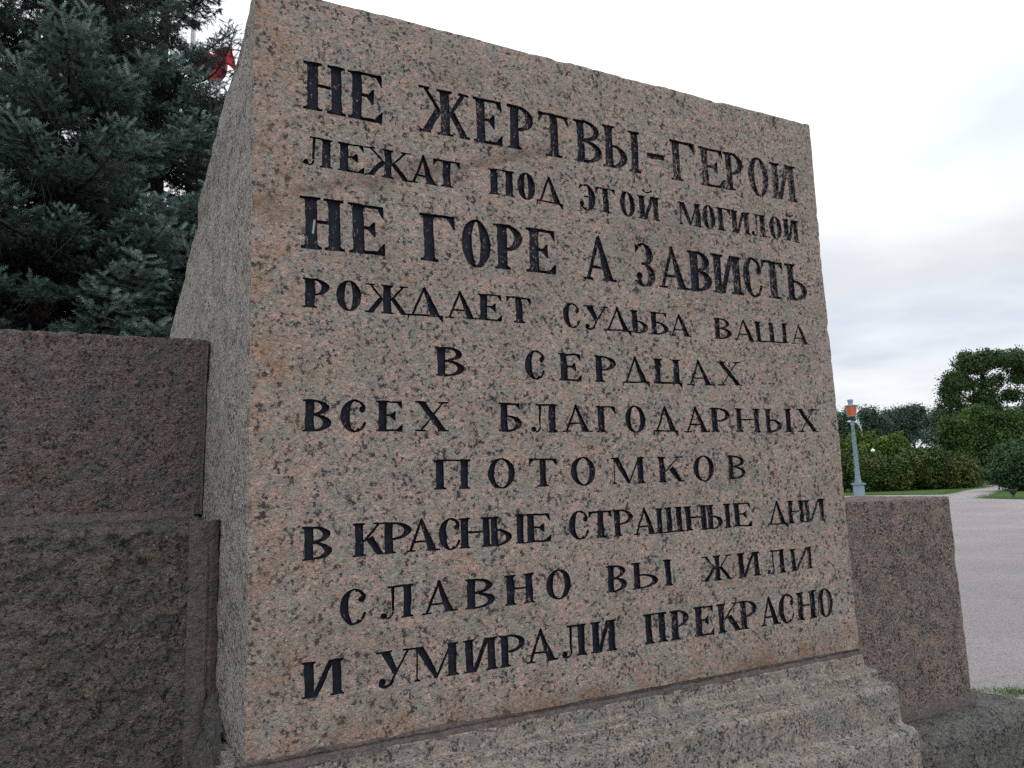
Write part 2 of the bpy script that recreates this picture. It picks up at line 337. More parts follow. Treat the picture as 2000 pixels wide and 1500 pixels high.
        P = arc(W*.48, .5, W*.50, .53, t*1.0, .06, -125, 118, 24)+ball(W*.18, .24, .10, min(.10, W*.15))+[rect(W*.30, .49, W*.75, .49+S), [(0, .82), (W*.08, .82), (W*.30, .98), (W*.1, 1.02)]]+arc(W*.48, .28, W*.42, .31, .1, .06, -170, -110, 5)
    elif ch == 'З':
        P = arc(W*.42, .76, W*.50, .27, t*.9, .05, -80, 130, 16)+arc(W*.42, .26, W*.58, .29, t*.98, .06, -150, 85, 18)+ball(W*.16, .22, .10, min(.1, W*.15))+[rect(W*.28, .50, W*.50, .50+S), [(0, .78), (W*.05, .78), (W*.22, .93), (W*.0, 1.0)]]
    elif ch == 'У':
        P = [[(W*.12, .98), (W*.50-t*.15, .30), (W*.60, .38), (W*.12+t*1.15, .98)], rect(0, 1-SF, W*.12+t*1.15+e, 1), stroke(W*.42, .14, W*.86, .98, .085), rect(W*.70, 1-SF, W, 1)]
        P += arc(W*.25, .17, W*.22, .22, .10, .09, -150, 0, 8)+ball(W*.16, .12, .11, min(.11, W*.15))
    elif ch == 'Х':
        P = [[(W*.82-t*.5, .02), (W*.82+t*.5, .02), (W*.18+t*.5, .98), (W*.18-t*.5, .98)], stroke(W*.17, .02, W*.83, .98, .085), rect(0, 1-SF, W*.18+t*.5+.05, 1),
             rect(W*.68, 1-SF, W, 1), rect(0, 0, W*.32, SF), rect(W*.82-t*.5-.04, 0, W, SF)]
    elif ch == 'М':
        P = [rect(L+.03, 0, L+.03+.055, 1), rect(R-t, 0, R, 1), [(L-.02, 1), (L+t, 1), (W*.55, .10), (W*.50, 0), (W*.46, 0)], stroke(W*.50, 0, R-t*.6, 1, .085)]
        P += serif(L+.03, L+.085, 0, e, 1)+serif(R-t, R, 0, e, 1)+[rect(0, 1-SF, L+t*.7, 1), rect(R-t, 1-SF, W, 1)]
    elif ch == '-': P = [rect(0, .42, W, .56)]
    return P
# each line: picture points of the cap line and the base line (left, right), stem weight, and the letters with their left and right edge
LINES = [
 (((600,118),(1546,324)), ((594,213),(1551,395)), .195, 'Н 592 675 Е 680 748 Ж 819 916 Е 923 980 Р 989 1041 Т 1050 1111 В 1120 1175 Ы 1176 1252 - 1265 1298 Г 1310 1360 Е 1366 1413 Р 1413 1451 О 1461 1500 И 1504 1555'),
 (((625,270),(1545,430)), ((630,327),(1555,473)), .27, 'Л 592 652 Е 661 713 Ж 713 805 А 803 855 Т 846 900 П 954 1004 О 1009 1044 Д 1045 1098 Э 1130 1162 Т 1162 1201 О 1209 1240 Й 1245 1289 М 1325 1370 О 1371 1397 Г 1399 1427 И 1426 1465 Л 1466 1496 О 1502 1526 Й 1528 1561'),
 (((597,383),(1535,514.6)), ((594,485),(1573,590)), .22, 'Н 588 673 Е 681 752 Г 822 891 О 903 959 Р 966 1021 Е 1028 1085 А 1138 1202 З 1242 1281 А 1287 1345 В 1345 1390 И 1390 1449 С 1450 1489 Т 1487 1531 Ь 1534 1576'),
 (((592,541),(1535,633)), ((591,600.5),(1578,674)), .27, 'Р 591 643 О 656 706 Ж 713 798 Д 795 865 А 869 934 Е 935 981 Т 989 1039 С 1098 1134 У 1139 1189 Д 1180 1232 Ь 1232 1266 Б 1270 1307 А 1308 1350 В 1394 1429 А 1432 1476 Ш 1474 1537 А 1543 1579'),
 (((852,677),(1438,707)), ((853,735),(1445,753.5)), .26, 'В 850 907 С 1024 1065 Е 1090 1135 Р 1159 1202 Д 1214 1268 Ц 1276 1331 А 1340 1393 Х 1399 1447'),
 (((590,779.5),(1591,800)), ((590,843),(1595,844.5)), .26, 'В 590 647 С 664 716 Е 733 785 Х 810 875 Б 973 1019 Л 1034 1088 А 1097 1155 Г 1163 1202 О 1220 1261 Д 1276 1324 А 1335 1384 Р 1386 1425 Н 1435 1484 Ы 1493 1546 Х 1556 1596'),
 (((848,899),(1421,891)), ((849,958.5),(1425,938)), .25, 'П 848 918 О 952 1005 Т 1032 1089 О 1114 1162 М 1192 1259 К 1285 1337 О 1355 1395 В 1421 1457'),
 (((589,1030),(1609,974.5)), ((590,1096),(1612,1017)), .26, 'В 588 648 К 687 754 Р 747 805 А 793 859 С 857 900 Н 895 959 Ы 954 1026 Е 1026 1075 С 1110 1150 Т 1148 1195 Р 1196 1236 А 1235 1282 Ш 1279 1335 Н 1337 1382 Ы 1379 1428 Е 1432 1468 Д 1498 1538 Н 1537 1572 И 1571 1612'),
 (((763,1145),(1583.5,1067.5)), ((806,1205),(1586.5,1111)), .26, 'С 661 717 Л 742 808 А 824 893 В 908 966 Н 985 1044 О 1066 1114 В 1183 1224 Ы 1234 1312 Ж 1370 1428 И 1439 1484 Л 1496 1534 И 1543 1587'),
 (((588,1298),(1553,1158)), ((591,1368),(1594,1206)), .26, 'И 588 670 У 734 810 М 808 897 И 906 972 Р 975 1027 А 1027 1089 Л 1096 1145 И 1153 1205 П 1258 1302 Р 1307 1345 Е 1354 1393 К 1399 1446 Р 1442 1479 А 1483 1522 С 1519 1552 Н 1555 1594 О 1597 1627'),
]
X0, X1 = .111*D, 1.207*D
Z0, Z1 = EYE-.328*D, EYE+.7205*D
def crossing(ax, az, bx, bz, px, lo, hi):    # where on the plane the line (at mid height) has picture column px
    for _ in range(30):
        m = (lo+hi)/2; zz_ = az+(bz-az)*(m-ax)/(bx-ax)
        c = M3.T@(np.array([m, 0, zz_])-CAM)
        if 1000+FPX*c[0]/c[2] < px: lo = m
        else: hi = m
    return (lo+hi)/2
LET = []                                       # (char, list of polygons in plane coords)
for (ta, tb), (ba, bb), tw, spec in LINES:
    (txa, tza), (txb, tzb) = plane_pt(*ta), plane_pt(*tb); (bxa, bza), (bxb, bzb) = plane_pt(*ba), plane_pt(*bb)
    tok = spec.split()
    for i in range(0, len(tok), 3):
        ch, l, r = tok[i], float(tok[i+1]), float(tok[i+2])
        ma = ((txa+bxa)/2, (tza+bza)/2); mb = ((txb+bxb)/2, (tzb+bzb)/2)
        xl = crossing(*ma, *mb, l, 0, 3); xr = crossing(*ma, *mb, r, 0, 3)
        base = lambda x: bza+(bzb-bza)*(x-bxa)/(bxb-bxa)
        top = lambda x: tza+(tzb-tza)*(x-txa)/(txb-txa)
        xm = (xl+xr)/2; H = top(xm)-base(xm); W = (xr-xl)/H
        tt = 1.05*tw*random.uniform(.95, 1.06)
        polys = []
        for P in glyph(ch, W, tt):
            q = []
            for (gx, gy) in P:
                X = xl+gx*H; q.append((X, base(X)+gy*H))
            area = sum(q[k][0]*q[(k+1) % len(q)][1]-q[(k+1) % len(q)][0]*q[k][1] for k in range(len(q)))
            polys.append(q if area > 0 else q[::-1])
        LET.append((ch, polys))
# subdivide long edges so that the cut edges can wander, then a triangulation shared by stone and letters
def subdiv(q, step=.012):
    out = []
    for k in range(len(q)):
        a, b = q[k], q[(k+1) % len(q)]; L_ = math.hypot(b[0]-a[0], b[1]-a[1]); n = max(1, int(L_/step))
        out += [(a[0]+(b[0]-a[0])*i/n, a[1]+(b[1]-a[1])*i/n) for i in range(n)]
    return out
def warp2(P):
    P3 = np.stack([P[:, 0], np.zeros(len(P)), P[:, 1]], 1); P = P.copy()
    P[:, 0] += .0016*fbm(P3, 55, 2, .6, 3.0); P[:, 1] += .0016*fbm(P3, 55, 2, .6, 9.0); return P
GS = .0115
gx = np.linspace(X0, X1, int((X1-X0)/GS)+1); gz = np.linspace(Z0, Z1, int((Z1-Z0)/GS)+1)
NX, NZ = len(gx), len(gz)
GX, GZ = np.meshgrid(gx, gz, indexing='ij'); gp = np.stack([GX.ravel(), GZ.ravel()], 1)
inner = (GX.ravel() > X0+1e-6) & (GX.ravel() < X1-1e-6) & (GZ.ravel() > Z0+1e-6) & (GZ.ravel() < Z1-1e-6)
gp[inner] += RNG.uniform(-.003, .003, (inner.sum(), 2))
verts = [tuple(p) for p in gp]; faces = []; face_letter = []
def idx(i, j): return i*NZ+j
border = [idx(i, 0) for i in range(NX)]+[idx(NX-1, j) for j in range(1, NZ)]+[idx(i, NZ-1) for i in range(NX-2, -1, -1)]+[idx(0, j) for j in range(NZ-2, 0, -1)]
faces.append(border); face_letter.append(-1)
key = {}
for li, (ch, polys) in enumerate(LET):
    for q in polys:
        q = warp2(np.array(subdiv(q))); ids = []
        for p in q:
            kk = (round(p[0]*1e5), round(p[1]*1e5))
            if kk not in key: key[kk] = len(verts); verts.append((float(p[0]), float(p[1])))
            if not ids or ids[-1] != key[kk]: ids.append(key[kk])
        if len(ids) > 2: faces.append(ids); face_letter.append(li)
print('cdt in', len(verts), len(faces), time.time()-T0)
cv_, ce, cf, ov, oe, of = geometry.delaunay_2d_cdt([Vector(p) for p in verts], [], faces, 1, 1e-6)
print('cdt out', len(cv_), len(cf), time.time()-T0)
CV = np.array([(p[0], p[1]) for p in cv_]); CF = np.array([tuple(f) for f in cf])
owner = np.array([min([face_letter[k] for k in o if face_letter[k] >= 0], default=-1) for o in of])

def round_edges(p, lo, hi, r):
    """push points near box edges inwards so edges are rounded; r per point"""
    q = p.copy(); d = np.minimum(p-lo, hi-p)          # distance inside, per axis
    s = np.where(p-lo < hi-p, 1.0, -1.0)
    v = np.clip(r[:, None]-d, 0, None); L_ = np.linalg.norm(v, axis=1); mx = v.max(axis=1)
    k = np.where(L_ > r, r/np.maximum(L_, 1e-9), 1.0)
    return q+s*(v-v*k[:, None])
def stele_disp(p, xs):
    """p: points of the ideal block; front plane y=0"""
    n = vfbm(p, 9, 3)*.0035+vfbm(p, 45, 2, 5.)*.0014
    chip = np.clip(fbm(p, 16, 3, .6, 40.), 0, 1)
    return n, .006+.020*chip
# the stele: front edge box, a wedge that gets deeper and splays to the left towards its foot
BACK = [(3.06, .26, .228), (3.02, .42, .209), (3.0, .55, .203), (2.92, .75, .182), (2.84, 1.0, .155), (2.80, 1.12, .145), (2.72, 1.28, .151), (2.68, 1.42, .133), (2.60, 1.65, .113), (2.38, 1.98, .062), (2.2, 2.12, .03), (.86, 2.3, -.06)]
bz = np.array([b[0] for b in BACK])[::-1]; by = np.array([b[1] for b in BACK])[::-1]; bx = np.array([b[2] for b in BACK])[::-1]
def back_y(z): return np.interp(z, bz, by)
def back_x(z): return np.interp(z, bz, bx)
def map_stele(u, s, z):
    """u in [0,1] left-right, s in [0,1] front-back"""
    y = s*back_y(z); xl = X0+(back_x(z)-X0)*s; xr = X1+(X1-.02-back_x(z)*0-X1)*s
    return np.stack([xl+(xr-xl)*u, y, z], 1)
def disp_stele_pts(P, fr, u=None):
    """P mapped points, fr: distance of the point to the nearest two faces for rounding (a,b) handled before"""
    return P+vfbm(P, 9, 3)*.0030+vfbm(P, 42, 2, 5.)*.0013+vfbm(P, 2.2, 2, 8.)*np.array([.004, .006, .004])
def round2(P, y_front, x_l, x_r, z_t):
    q = P.copy(); chip = np.clip(fbm(P, 14, 3, .6, 40.), 0, 1); r = .007+.017*chip**1.3
    dl = q[:, 0]-x_l; dr = x_r-q[:, 0]; dt = z_t-q[:, 2]; df = q[:, 1]-y_front
    dx = np.minimum(dl, dr); sx = np.where(dl < dr, 1.0, -1.0)
    v = np.stack([np.clip(r-dx, 0, None), np.clip(r-df, 0, None), np.clip(r-dt, 0, None)], 1)
    L_ = np.linalg.norm(v, axis=1); k = np.where(L_ > r, r/np.maximum(L_, 1e-9), 1.0); dv = v-v*k[:, None]
    q[:, 0] += sx*dv[:, 0]; q[:, 1] += dv[:, 1]; q[:, 2] -= dv[:, 2]; return q
def finish(P, xl=None):
    s_ = np.clip(P[:, 1]/back_y(P[:, 2]), 0, 1); xl = X0+(back_x(P[:, 2])-X0)*s_; xr = X1-.02*s_
    Q = disp_stele_pts(round2(P, 0.0, xl, xr, Z1), None); g = np.clip(P[:, 1]/.15, 0, 1)[:, None]
    return Q+g*(vfbm(P, 5, 3, 60.)*.012+vfbm(P, 24, 3, 62.)*.005)
FV3 = np.stack([CV[:, 0], np.zeros(len(CV)), CV[:, 1]], 1)
FRONT = finish(FV3)
# fold of the iron vein: a shallow step in the face
a = plane_pt(490, 398); b = plane_pt(1080, 300)
dv = (FV3[:, 2]-(a[1]+(b[1]-a[1])*(FV3[:, 0]-a[0])/(b[0]-a[0])))+.03*fbm(FV3, 6, 3)
FRONT[:, 1] += .006*np.exp(-(dv/.014)**2)*(FV3[:, 0] < b[0])
stele = thing('memorial_stele', 'tall pink speckled granite stele with ten lines of black engraved Cyrillic lettering', 'monument')
stone = CF[owner < 0]
used, inv = np.unique(stone, return_inverse=True); body_v = [FRONT[used]]; body_f = inv.reshape(-1, 3)
# sides, top and back as grids over the same displacement
def patch(Pts, nu, nv, flip=False):
    return finish(Pts), grid_faces(nu, nv, 0, flip)
side_n = 150; sv = np.linspace(0, 1, side_n)**1.0
body_v2 = []; body_f2 = []; off = 0
def add_patch(P, nu, nv, flip=False, sm=M_SIDE):
    global off
    body_v2.append(finish(P)); body_f2.append(grid_faces(nu, nv, off, flip)); off += len(P)
ZZ, SS = np.meshgrid(gz, sv, indexing='ij')
add_patch(map_stele(np.zeros(ZZ.size), SS.ravel(), ZZ.ravel()), NZ, side_n, True)
add_patch(map_stele(np.ones(ZZ.size), SS.ravel(), ZZ.ravel()), NZ, side_n, False)
st = np.linspace(0, 1, 24); UU, S2 = np.meshgrid(np.linspace(0, 1, NX), st, indexing='ij')
add_patch(map_stele(UU.ravel(), S2.ravel(), np.full(UU.size, Z1)), NX, 24, True)
UU, Zb = np.meshgrid(np.linspace(0, 1, 90), gz[::2], indexing='ij')
add_patch(map_stele(UU.ravel(), np.ones(UU.size), Zb.ravel()), 90, len(gz[::2]), False)
mesh_np('inscribed_face', body_v[0], body_f[:, ::1], M_STELE, stele)
mesh_np('body', np.concatenate(body_v2), [np.concatenate(body_f2)], M_SIDE, stele)
# letters: floors sunk into the stone, walls round them
depth = .014
edge_owner = {}
for ti, tri in enumerate(CF):
    o = owner[ti]
    for k in range(3):
        e_ = (int(tri[k]), int(tri[(k+1) % 3])); edge_owner[e_] = o
for li, (ch, _) in enumerate(LET):
    tr = CF[owner == li]
    if not len(tr): continue
    used, inv = np.unique(tr, return_inverse=True); fl = FRONT[used].copy(); fl[:, 1] += depth
    rim = [(int(t[k]), int(t[(k+1) % 3])) for t in tr for k in range(3)]
    rim = [e_ for e_ in rim if edge_owner.get((e_[1], e_[0]), -1) < 0]
    m = {int(u): i for i, u in enumerate(used)}; n = len(used)
    vv = np.concatenate([fl, FRONT[used]]); q = np.array([[m[a_], m[b_], m[b_]+n, m[a_]+n] for a_, b_ in rim])
    cen = fl.mean(0); o = mesh_np('engraved_letter', vv-cen, [inv.reshape(-1, 3), q], None, stele, smooth=False)
    o.location = cen
    # object coordinates must stay those of the stele for the stone that shows through worn paint
    o.data.transform(Matrix.Translation(Vector(cen))); o.location = (0, 0, 0); o.data.materials.append(M_LETTER)
    o['label'] = 'black engraved letter '+ch if ch != '-' else 'black engraved dash between two words'
print('letters', len(LET), time.time()-T0)

# ------------------------------------------------------------------ rough blocks
def block(name, lo, hi, mat, parent, step=.012, amp=(.004, 9), amp2=(.0015, 40), r0=.012, rchip=.03, faces='flrtb', seed=0.0, slope=0.0):
    """box with displaced, chipped faces. lo/hi corners"""
    lo = np.array(lo, float); hi = np.array(hi, float); V = []; F = []; off = 0
    def ax(i, st): return np.linspace(lo[i], hi[i], max(2, int((hi[i]-lo[i])/st)+1))
    spec = {'f': (0, 2, 1, lo[1], True), 'k': (0, 2, 1, hi[1], False), 'l': (1, 2, 0, lo[0], False), 'r': (1, 2, 0, hi[0], True), 't': (0, 1, 2, hi[2], False), 'b': (0, 1, 2, lo[2], True)}
    for c in faces+'k':
        a_, b_, n_, val, fl = spec[c]; st = step if c in 'flt' else step*2.5
        A, B = np.meshgrid(ax(a_, st), ax(b_, st), indexing='ij'); P = np.zeros((A.size, 3)); P[:, a_] = A.ravel(); P[:, b_] = B.ravel(); P[:, n_] = val
        V.append(P); fc = grid_faces(A.shape[0], A.shape[1], off, c in ('l', 't', 'k')[0:0] or False)
        # orient outward
        q = P[fc[0]-off]; nn = np.cross(q[1]-q[0], q[2]-q[0]); out = 1 if val == hi[n_] else -1
        if nn[n_]*out < 0: fc = fc[:, ::-1]
        F.append(fc); off += len(P)
    P = np.concatenate(V)
    base_top = np.clip((P[:, 2]-(hi[2]-.06))/.06, 0, 1); P0y = P[:, 1].copy(); chip = np.clip(fbm(P, 13, 3, .6, 20+seed), 0, 1)
    P = round_edges(P, lo, hi, r0+rchip*chip)
    P = P+vfbm(P, amp[1], 3, seed)*amp[0]+vfbm(P, amp2[1], 2, seed+7)*amp2[0]
    if slope: P[:, 2] -= base_top*slope*np.clip(1-(P0y-lo[1])/.30, 0, 1)
    return mesh_np(name, P, [np.concatenate(F)], mat, parent)
# left wall: an upper course set back on a lower, rough-hewn course
YU, YL = .65, .35
zl = 1.478; zu = 2.098
def xs(y, z): return X0+(back_x(z)-X0)*y/back_y(z)
wall = thing('granite_wall', 'dark red-brown granite wall in two stepped courses left of the stele', 'wall')
tag(block('upper_block', (-1.5, YU, zl+.012), (xs(YU, 1.8)-.022, YU+.5, zu), M_WALL, wall, .007, (.0045, 9), (.0055, 46), .006, .014, seed=1.), 'red-brown granite block of the upper course')
tag(block('lower_block', (-1.5, YL, -.05), (xs(YL, 1.2)-.035, YU+.5, zl), M_ROUGH, wall, .0055, (.007, 7), (.0105, 42), .014, .014, seed=2., slope=.016), 'rough-hewn dark granite block of the lower course')
def strip(name, pts, mat, parent, rough=.002, seed=0., nseg=6, along=.015, label=None):
    """mortar bead: cross-section polygon chain swept between two end stations. pts = [(startpoint, endpoint), ...] for each profile vertex"""
    A = np.array([p[0] for p in pts], float); B = np.array([p[1] for p in pts], float)
    # refine the profile
    A2 = np.concatenate([A[i]+(A[i+1]-A[i])*np.linspace(0, 1, nseg, endpoint=False)[:, None] for i in range(len(A)-1)]+[A[-1:]])
    B2 = np.concatenate([B[i]+(B[i+1]-B[i])*np.linspace(0, 1, nseg, endpoint=False)[:, None] for i in range(len(B)-1)]+[B[-1:]])
    n = max(2, int(np.linalg.norm(B2[0]-A2[0])/along)+1); t = np.linspace(0, 1, n)
    P = (A2[None]*(1-t[:, None, None])+B2[None]*t[:, None, None]).reshape(-1, 3)
    P = P+vfbm(P, 22, 3, seed)*rough+vfbm(P, 70, 2, seed+3)*rough*.4
    o = mesh_np(name, P, grid_faces(n, len(A2)), mat, parent)
    if label: o['label'] = label
    return o
xe = xs(YU, 1.8)-.022
strip('mortar_joint', [((-1.5, YU-.034, zl-.002), (xe-.01, YU-.034, zl-.002)), ((-1.5, YU-.016, zl+.006), (xe-.01, YU-.016, zl+.006)), ((-1.5, YU-.002, zl+.026), (xe-.01, YU-.002, zl+.026)), ((-1.5, YU+.02, zl+.03), (xe-.01, YU+.02, zl+.03))], M_MORTAR, wall, .004, 1., label='mortar smeared along the foot of the upper course')
def mort(z0, z1, y, off, wd, name, seed, mat=M_MORTAR, label=None, proud=.0):
    P = []
    for dx, dy in ((-wd, .03), (-wd, -.001-proud), (-wd*.55, -.009-proud), (-wd*.2, -.006-proud), (0, .0), (.008, .05)):
        P.append(((xs(y, z0)+off+dx, y+dy, z0), (xs(y, z1)+off+dx, y+dy, z1)))
    return strip(name, P, mat, wall, .003, seed, label=label)
mort(zl+.01, zu-.002, YU, -.004, .030, 'mortar_joint', 2., proud=-.008, label='dark upright mortar joint between upper course and stele')
mort(.0, zl-.004, YL, -.004, .085, 'mortar_joint', 3., label='wide mortar smear down the end of the lower course', proud=.006)
mort(.0, 1.40, YL-.008, -.030, .018, 'mortar_joint', 4., label='raised mortar ridge down the lower course', proud=.003)

# mortar bed under the stele and the stepped plinth
plinth = thing('stepped_plinth', 'weathered grey granite plinth with worn rounded steps under the inscribed stele', 'plinth')
strip('mortar_joint', [((X0-.01, .06, Z0+.012), (X1+.0, .06, Z0+.012)), ((X0-.01, .004, Z0+.006), (X1, .004, Z0+.006)), ((X0-.01, .001, Z0-.006), (X1, .001, Z0-.006)), ((X0-.01, .004, Z0-.012), (X1, .004, Z0-.012)), ((X0-.01, -.006, Z0-.019), (X1, -.006, Z0-.017)), ((X0-.01, -.010, Z0-.030), (X1, -.008, Z0-.030))], M_MORTAR, plinth, .0028, 5., label='mortar bed between stele and plinth')
PROF = [(.10, .838), (-.004, .838), (-.009, .835), (-.010, .806), (-.012, .794), (-.016, .791), (-.064, .789), (-.070, .785), (-.071, .766), (-.073, .758), (-.078, .756), (-.132, .755), (-.144, .750), (-.149, .738), (-.150, .64), (-.152, .620), (-.158, .614), (-.200, .611), (-.212, .603), (-.217, .588), (-.219, .52), (-.221, .41), (-.229, .388), (-.275, .382), (-.303, .368), (-.310, .33), (-.320, -.05)]
pr = np.array(PROF); seg = np.linalg.norm(np.diff(pr, axis=0), axis=1); cs = np.concatenate([[0], np.cumsum(seg)])
tt_ = np.concatenate([np.linspace(0, .42, 170), np.linspace(.425, cs[-1], 110)]); pp = np.stack([np.interp(tt_, cs, pr[:, 0]), np.interp(tt_, cs, pr[:, 1])], 1)
xs_ = np.arange(X0-.06, X1+.012, .008); xs_ = np.append(xs_, X1+.012)
XX, TT = np.meshgrid(xs_, np.arange(len(pp)), indexing='ij'); PP = np.stack([XX.ravel(), pp[TT.ravel(), 0], pp[TT.ravel(), 1]], 1)
# arris wears round at the right end
dr_ = np.clip(.03-(X1+.012-PP[:, 0]), 0, .03); kk_ = .03-np.sqrt(np.clip(.03**2-dr_**2, 0, None)); PP[:, 1] += kk_*.3
sub = vfbm(PP, 5, 2, 12)*.004+vfbm(PP, 24, 3, 14)*.0014+vfbm(PP, 60, 2, 15)*.0012
o = mesh_np('stepped_front', PP+sub, grid_faces(len(xs_), len(pp), 0, True), M_PLINTH, plinth)
# right end cheek: strips from the profile back into the core
nb = 12; Pc = []
for i in range(len(pp)):
    for k in range(nb):
        f_ = k/(nb-1); Pc.append((X1+.012+(-.0), pp[i, 0]*(1-f_)+.3*f_, pp[i, 1]))
Pc = np.array(Pc); last = PP.reshape(len(xs_), len(pp), 3)[-1]; Pc.reshape(len(pp), nb, 3)[:, 0] = last
subc = vfbm(Pc, 5, 2, 12)*.004+vfbm(Pc, 24, 3, 14)*.0014+vfbm(Pc, 60, 2, 15)*.0012
mesh_np('end_cheek', Pc+subc, grid_faces(len(pp), nb, 0, True), M_PLINTH, plinth)
# smeared mortar at the left foot
block('core', (X0-.045, .05, -.05), (X1-.03, 2.1, .848), M_PLINTH, plinth, .03, seed=9.)
u, v_ = np.meshgrid(np.linspace(0, 1, 40), np.linspace(0, 1, 70), indexing='ij'); u = u.ravel(); v_ = v_.ravel()
zz_ = .99-.24*v_; yb = YL-.02-(YL-.02+.03)*v_**1.6; ya = YL-.016-.26*v_**2.2
A_ = np.stack([xs(YL, 1.1)-.03-.10*v_**1.5, ya, zz_], 1); B_ = np.stack([X0-.004-(.0+(X0-xs(YL, 1.1)))*(yb/YL), yb, zz_], 1)
P = A_*(1-u)[:, None]+B_*u[:, None]; P[:, 1] += .022*np.sin(u*3.14)*(1-v_*.5); P[:, 2] -= .02*np.sin(u*9)*v_
mesh_np('mortar_fill', P+vfbm(P, 14, 3, 4)*.016+vfbm(P, 55, 2, 6)*.003, grid_faces(40, 70), M_PATCH, plinth)['label'] = 'pale lumpy mortar smeared in the corner at the foot of the stele'

# right pier and its base course
pier = thing('granite_pier', 'squared brown granite block standing to the right of the stele', 'stone block')
block('block', (X1-.25, .012, .572), (3.215, .50, 1.428), M_PIER, pier, .010, (.003, 9), (.0022, 45), .006, .012, seed=5.)
strip('mortar_joint', [((X1-.1, .06, .60), (3.19, .06, .592)), ((X1-.1, .006, .597), (3.20, .006, .585)), ((X1-.1, -.010, .575), (3.20, -.008, .566)), ((X1-.1, -.020, .552), (3.20, -.012, .548)), ((X1-.1, -.016, .535), (3.20, -.01, .535))], M_MORTAR, pier, .003, 8., label='mortar bed under the brown block')
base = thing('base_course', 'low grey-green rough granite kerb course under the brown block', 'stone base')
def base_block():
    # plan: oblique right end
    xa, xb_f, xb_b = X1-.4, 3.47, 3.19; nu, nv = 150, 40
    V = []; F = []; off = 0
    def yx(u, y): xr = xb_f+(xb_b-xb_f)*(y+.13)/(.55+.13); return xa+(xr-xa)*u
    prof = [(.55, .545)]+[(y, .545) for y in np.linspace(.45, -.06, 40)]+[(-.085, .542), (-.105, .533), (-.120, .518), (-.130, .50)]+[(-.135-.02*k/60, .50-.56*k/60) for k in range(1, 60)]
    prof = np.array(prof); us = np.linspace(0, 1, nu)
    U, K = np.meshgrid(us, np.arange(len(prof)), indexing='ij'); y = prof[K.ravel(), 0]; z = prof[K.ravel(), 1]
    P = np.stack([yx(U.ravel(), y), y, z], 1); P2 = P+vfbm(P, 8, 3, 33)*.009+vfbm(P, 28, 3, 35)*.005
    V.append(P2); F.append(grid_faces(nu, len(prof), 0, True)); off = len(P2)
    e1 = P2.reshape(nu, len(prof), 3)[-1]; e2 = e1.copy(); e2[:, 1] = .5; e2[:, 0] = yx(1.0, .5); w_ = np.stack([e1+(e2-e1)*f_ for f_ in np.linspace(0, 1, 10)], 1).reshape(-1, 3)
    V.append(w_); F.append(grid_faces(len(prof), 10, off, True))
    mesh_np('kerb_stone', np.concatenate(V), [np.concatenate(F)], M_LEDGE, base)
base_block()
print('masonry', time.time()-T0)

# ------------------------------------------------------------------ ground
def ground_mat(name, c1, c2, c3, scale=1.0, bs=.5, bd=.01):
    m, t, b = new_mat(name); vec = N(t, 'ShaderNodeTexCoord').outputs['Object']
    big = noise(t, vec, .35*scale, 5, .6); med = noise(t, vec, 6*scale, 4, .65); fine = noise(t, vec, 130*scale, 2, .7)
    c = mixc(t, ramp(t, big, [(.35, 0), (.65, 1)]), c1, c2)
    c = mixc(t, math_(t, 'MULTIPLY', ramp(t, med, [(.5, 0), (.7, 1)]), .35), c, c3)
    c = mixc(t, 1.0, c, ramp(t, fine, [(.3, .62), (.7, 1.35)]), 'MULTIPLY'); c = mixc(t, 1.0, c, ramp(t, noise(t, vec, 34*scale, 3, .7), [(.32, .78), (.5, 1.0), (.7, 1.18)]), 'MULTIPLY')
    t.links.new(c, b.inputs['Base Color']); b.inputs['Roughness'].default_value = .95; b.inputs['Specular IOR Level'].default_value = .15
    bump(t, b, math_(t, 'ADD', fine, math_(t, 'ADD', math_(t, 'MULTIPLY', med, 1.5), noise(t, vec, 34*scale, 3, .7))), bs, bd); return m
M_GRAVEL = ground_mat('pinkish_gravel', (.355, .318, .318), (.29, .262, .262), (.215, .192, .188), 1.0, .9, .02)
M_GRASS = ground_mat('lawn_green', (.062, .125, .022), (.048, .095, .022), (.10, .14, .04), 1.0, .8, .03)
v = np.array([(-1500, -1500, 0), (1500, -1500, 0), (1500, 1500, 0), (-1500, 1500, 0)], float)
tag(mesh_np('ground', v, np.array([[0, 1, 2, 3]]), M_GRAVEL, None, False), kind='structure')
def flat(name, pix, z, mat):
    P = [on_z(px, py, 0) if not isinstance(px, str) else np.array(py) for px, py in pix]; P = np.array(P); P[:, 2] = z
    me = bpy.data.meshes.new(name); me.from_pydata([tuple(p) for p in P], [], [tuple(range(len(P)))]); me.materials.append(mat)
    return tag(obj_me(name, me), kind='structure')
far = lambda x, y: ('w', (x, y, 0))
LAWN1 = [(1480, 972), (1700, 967.5), (1840, 966), (1862, 962), (1882, 957.5), (1905, 953), (1935, 950), far(75, 46), far(110, 70), far(60, 110), far(10, 80), far(10, 45)]
LAWN2 = [(1918, 973.5), (1960, 974.5), (2100, 978), far(52, 10), far(70, 22), (2010, 951), (1975, 954.5), (1950, 962)]
flat('lawn', LAWN1, .02, M_GRASS); flat('lawn', LAWN2, .02, M_GRASS)
flat('lawn', [far(-30, 3.2), far(1.5, 3.2), far(3.0, 12), far(3, 40), far(-30, 40)], .02, M_GRASS)
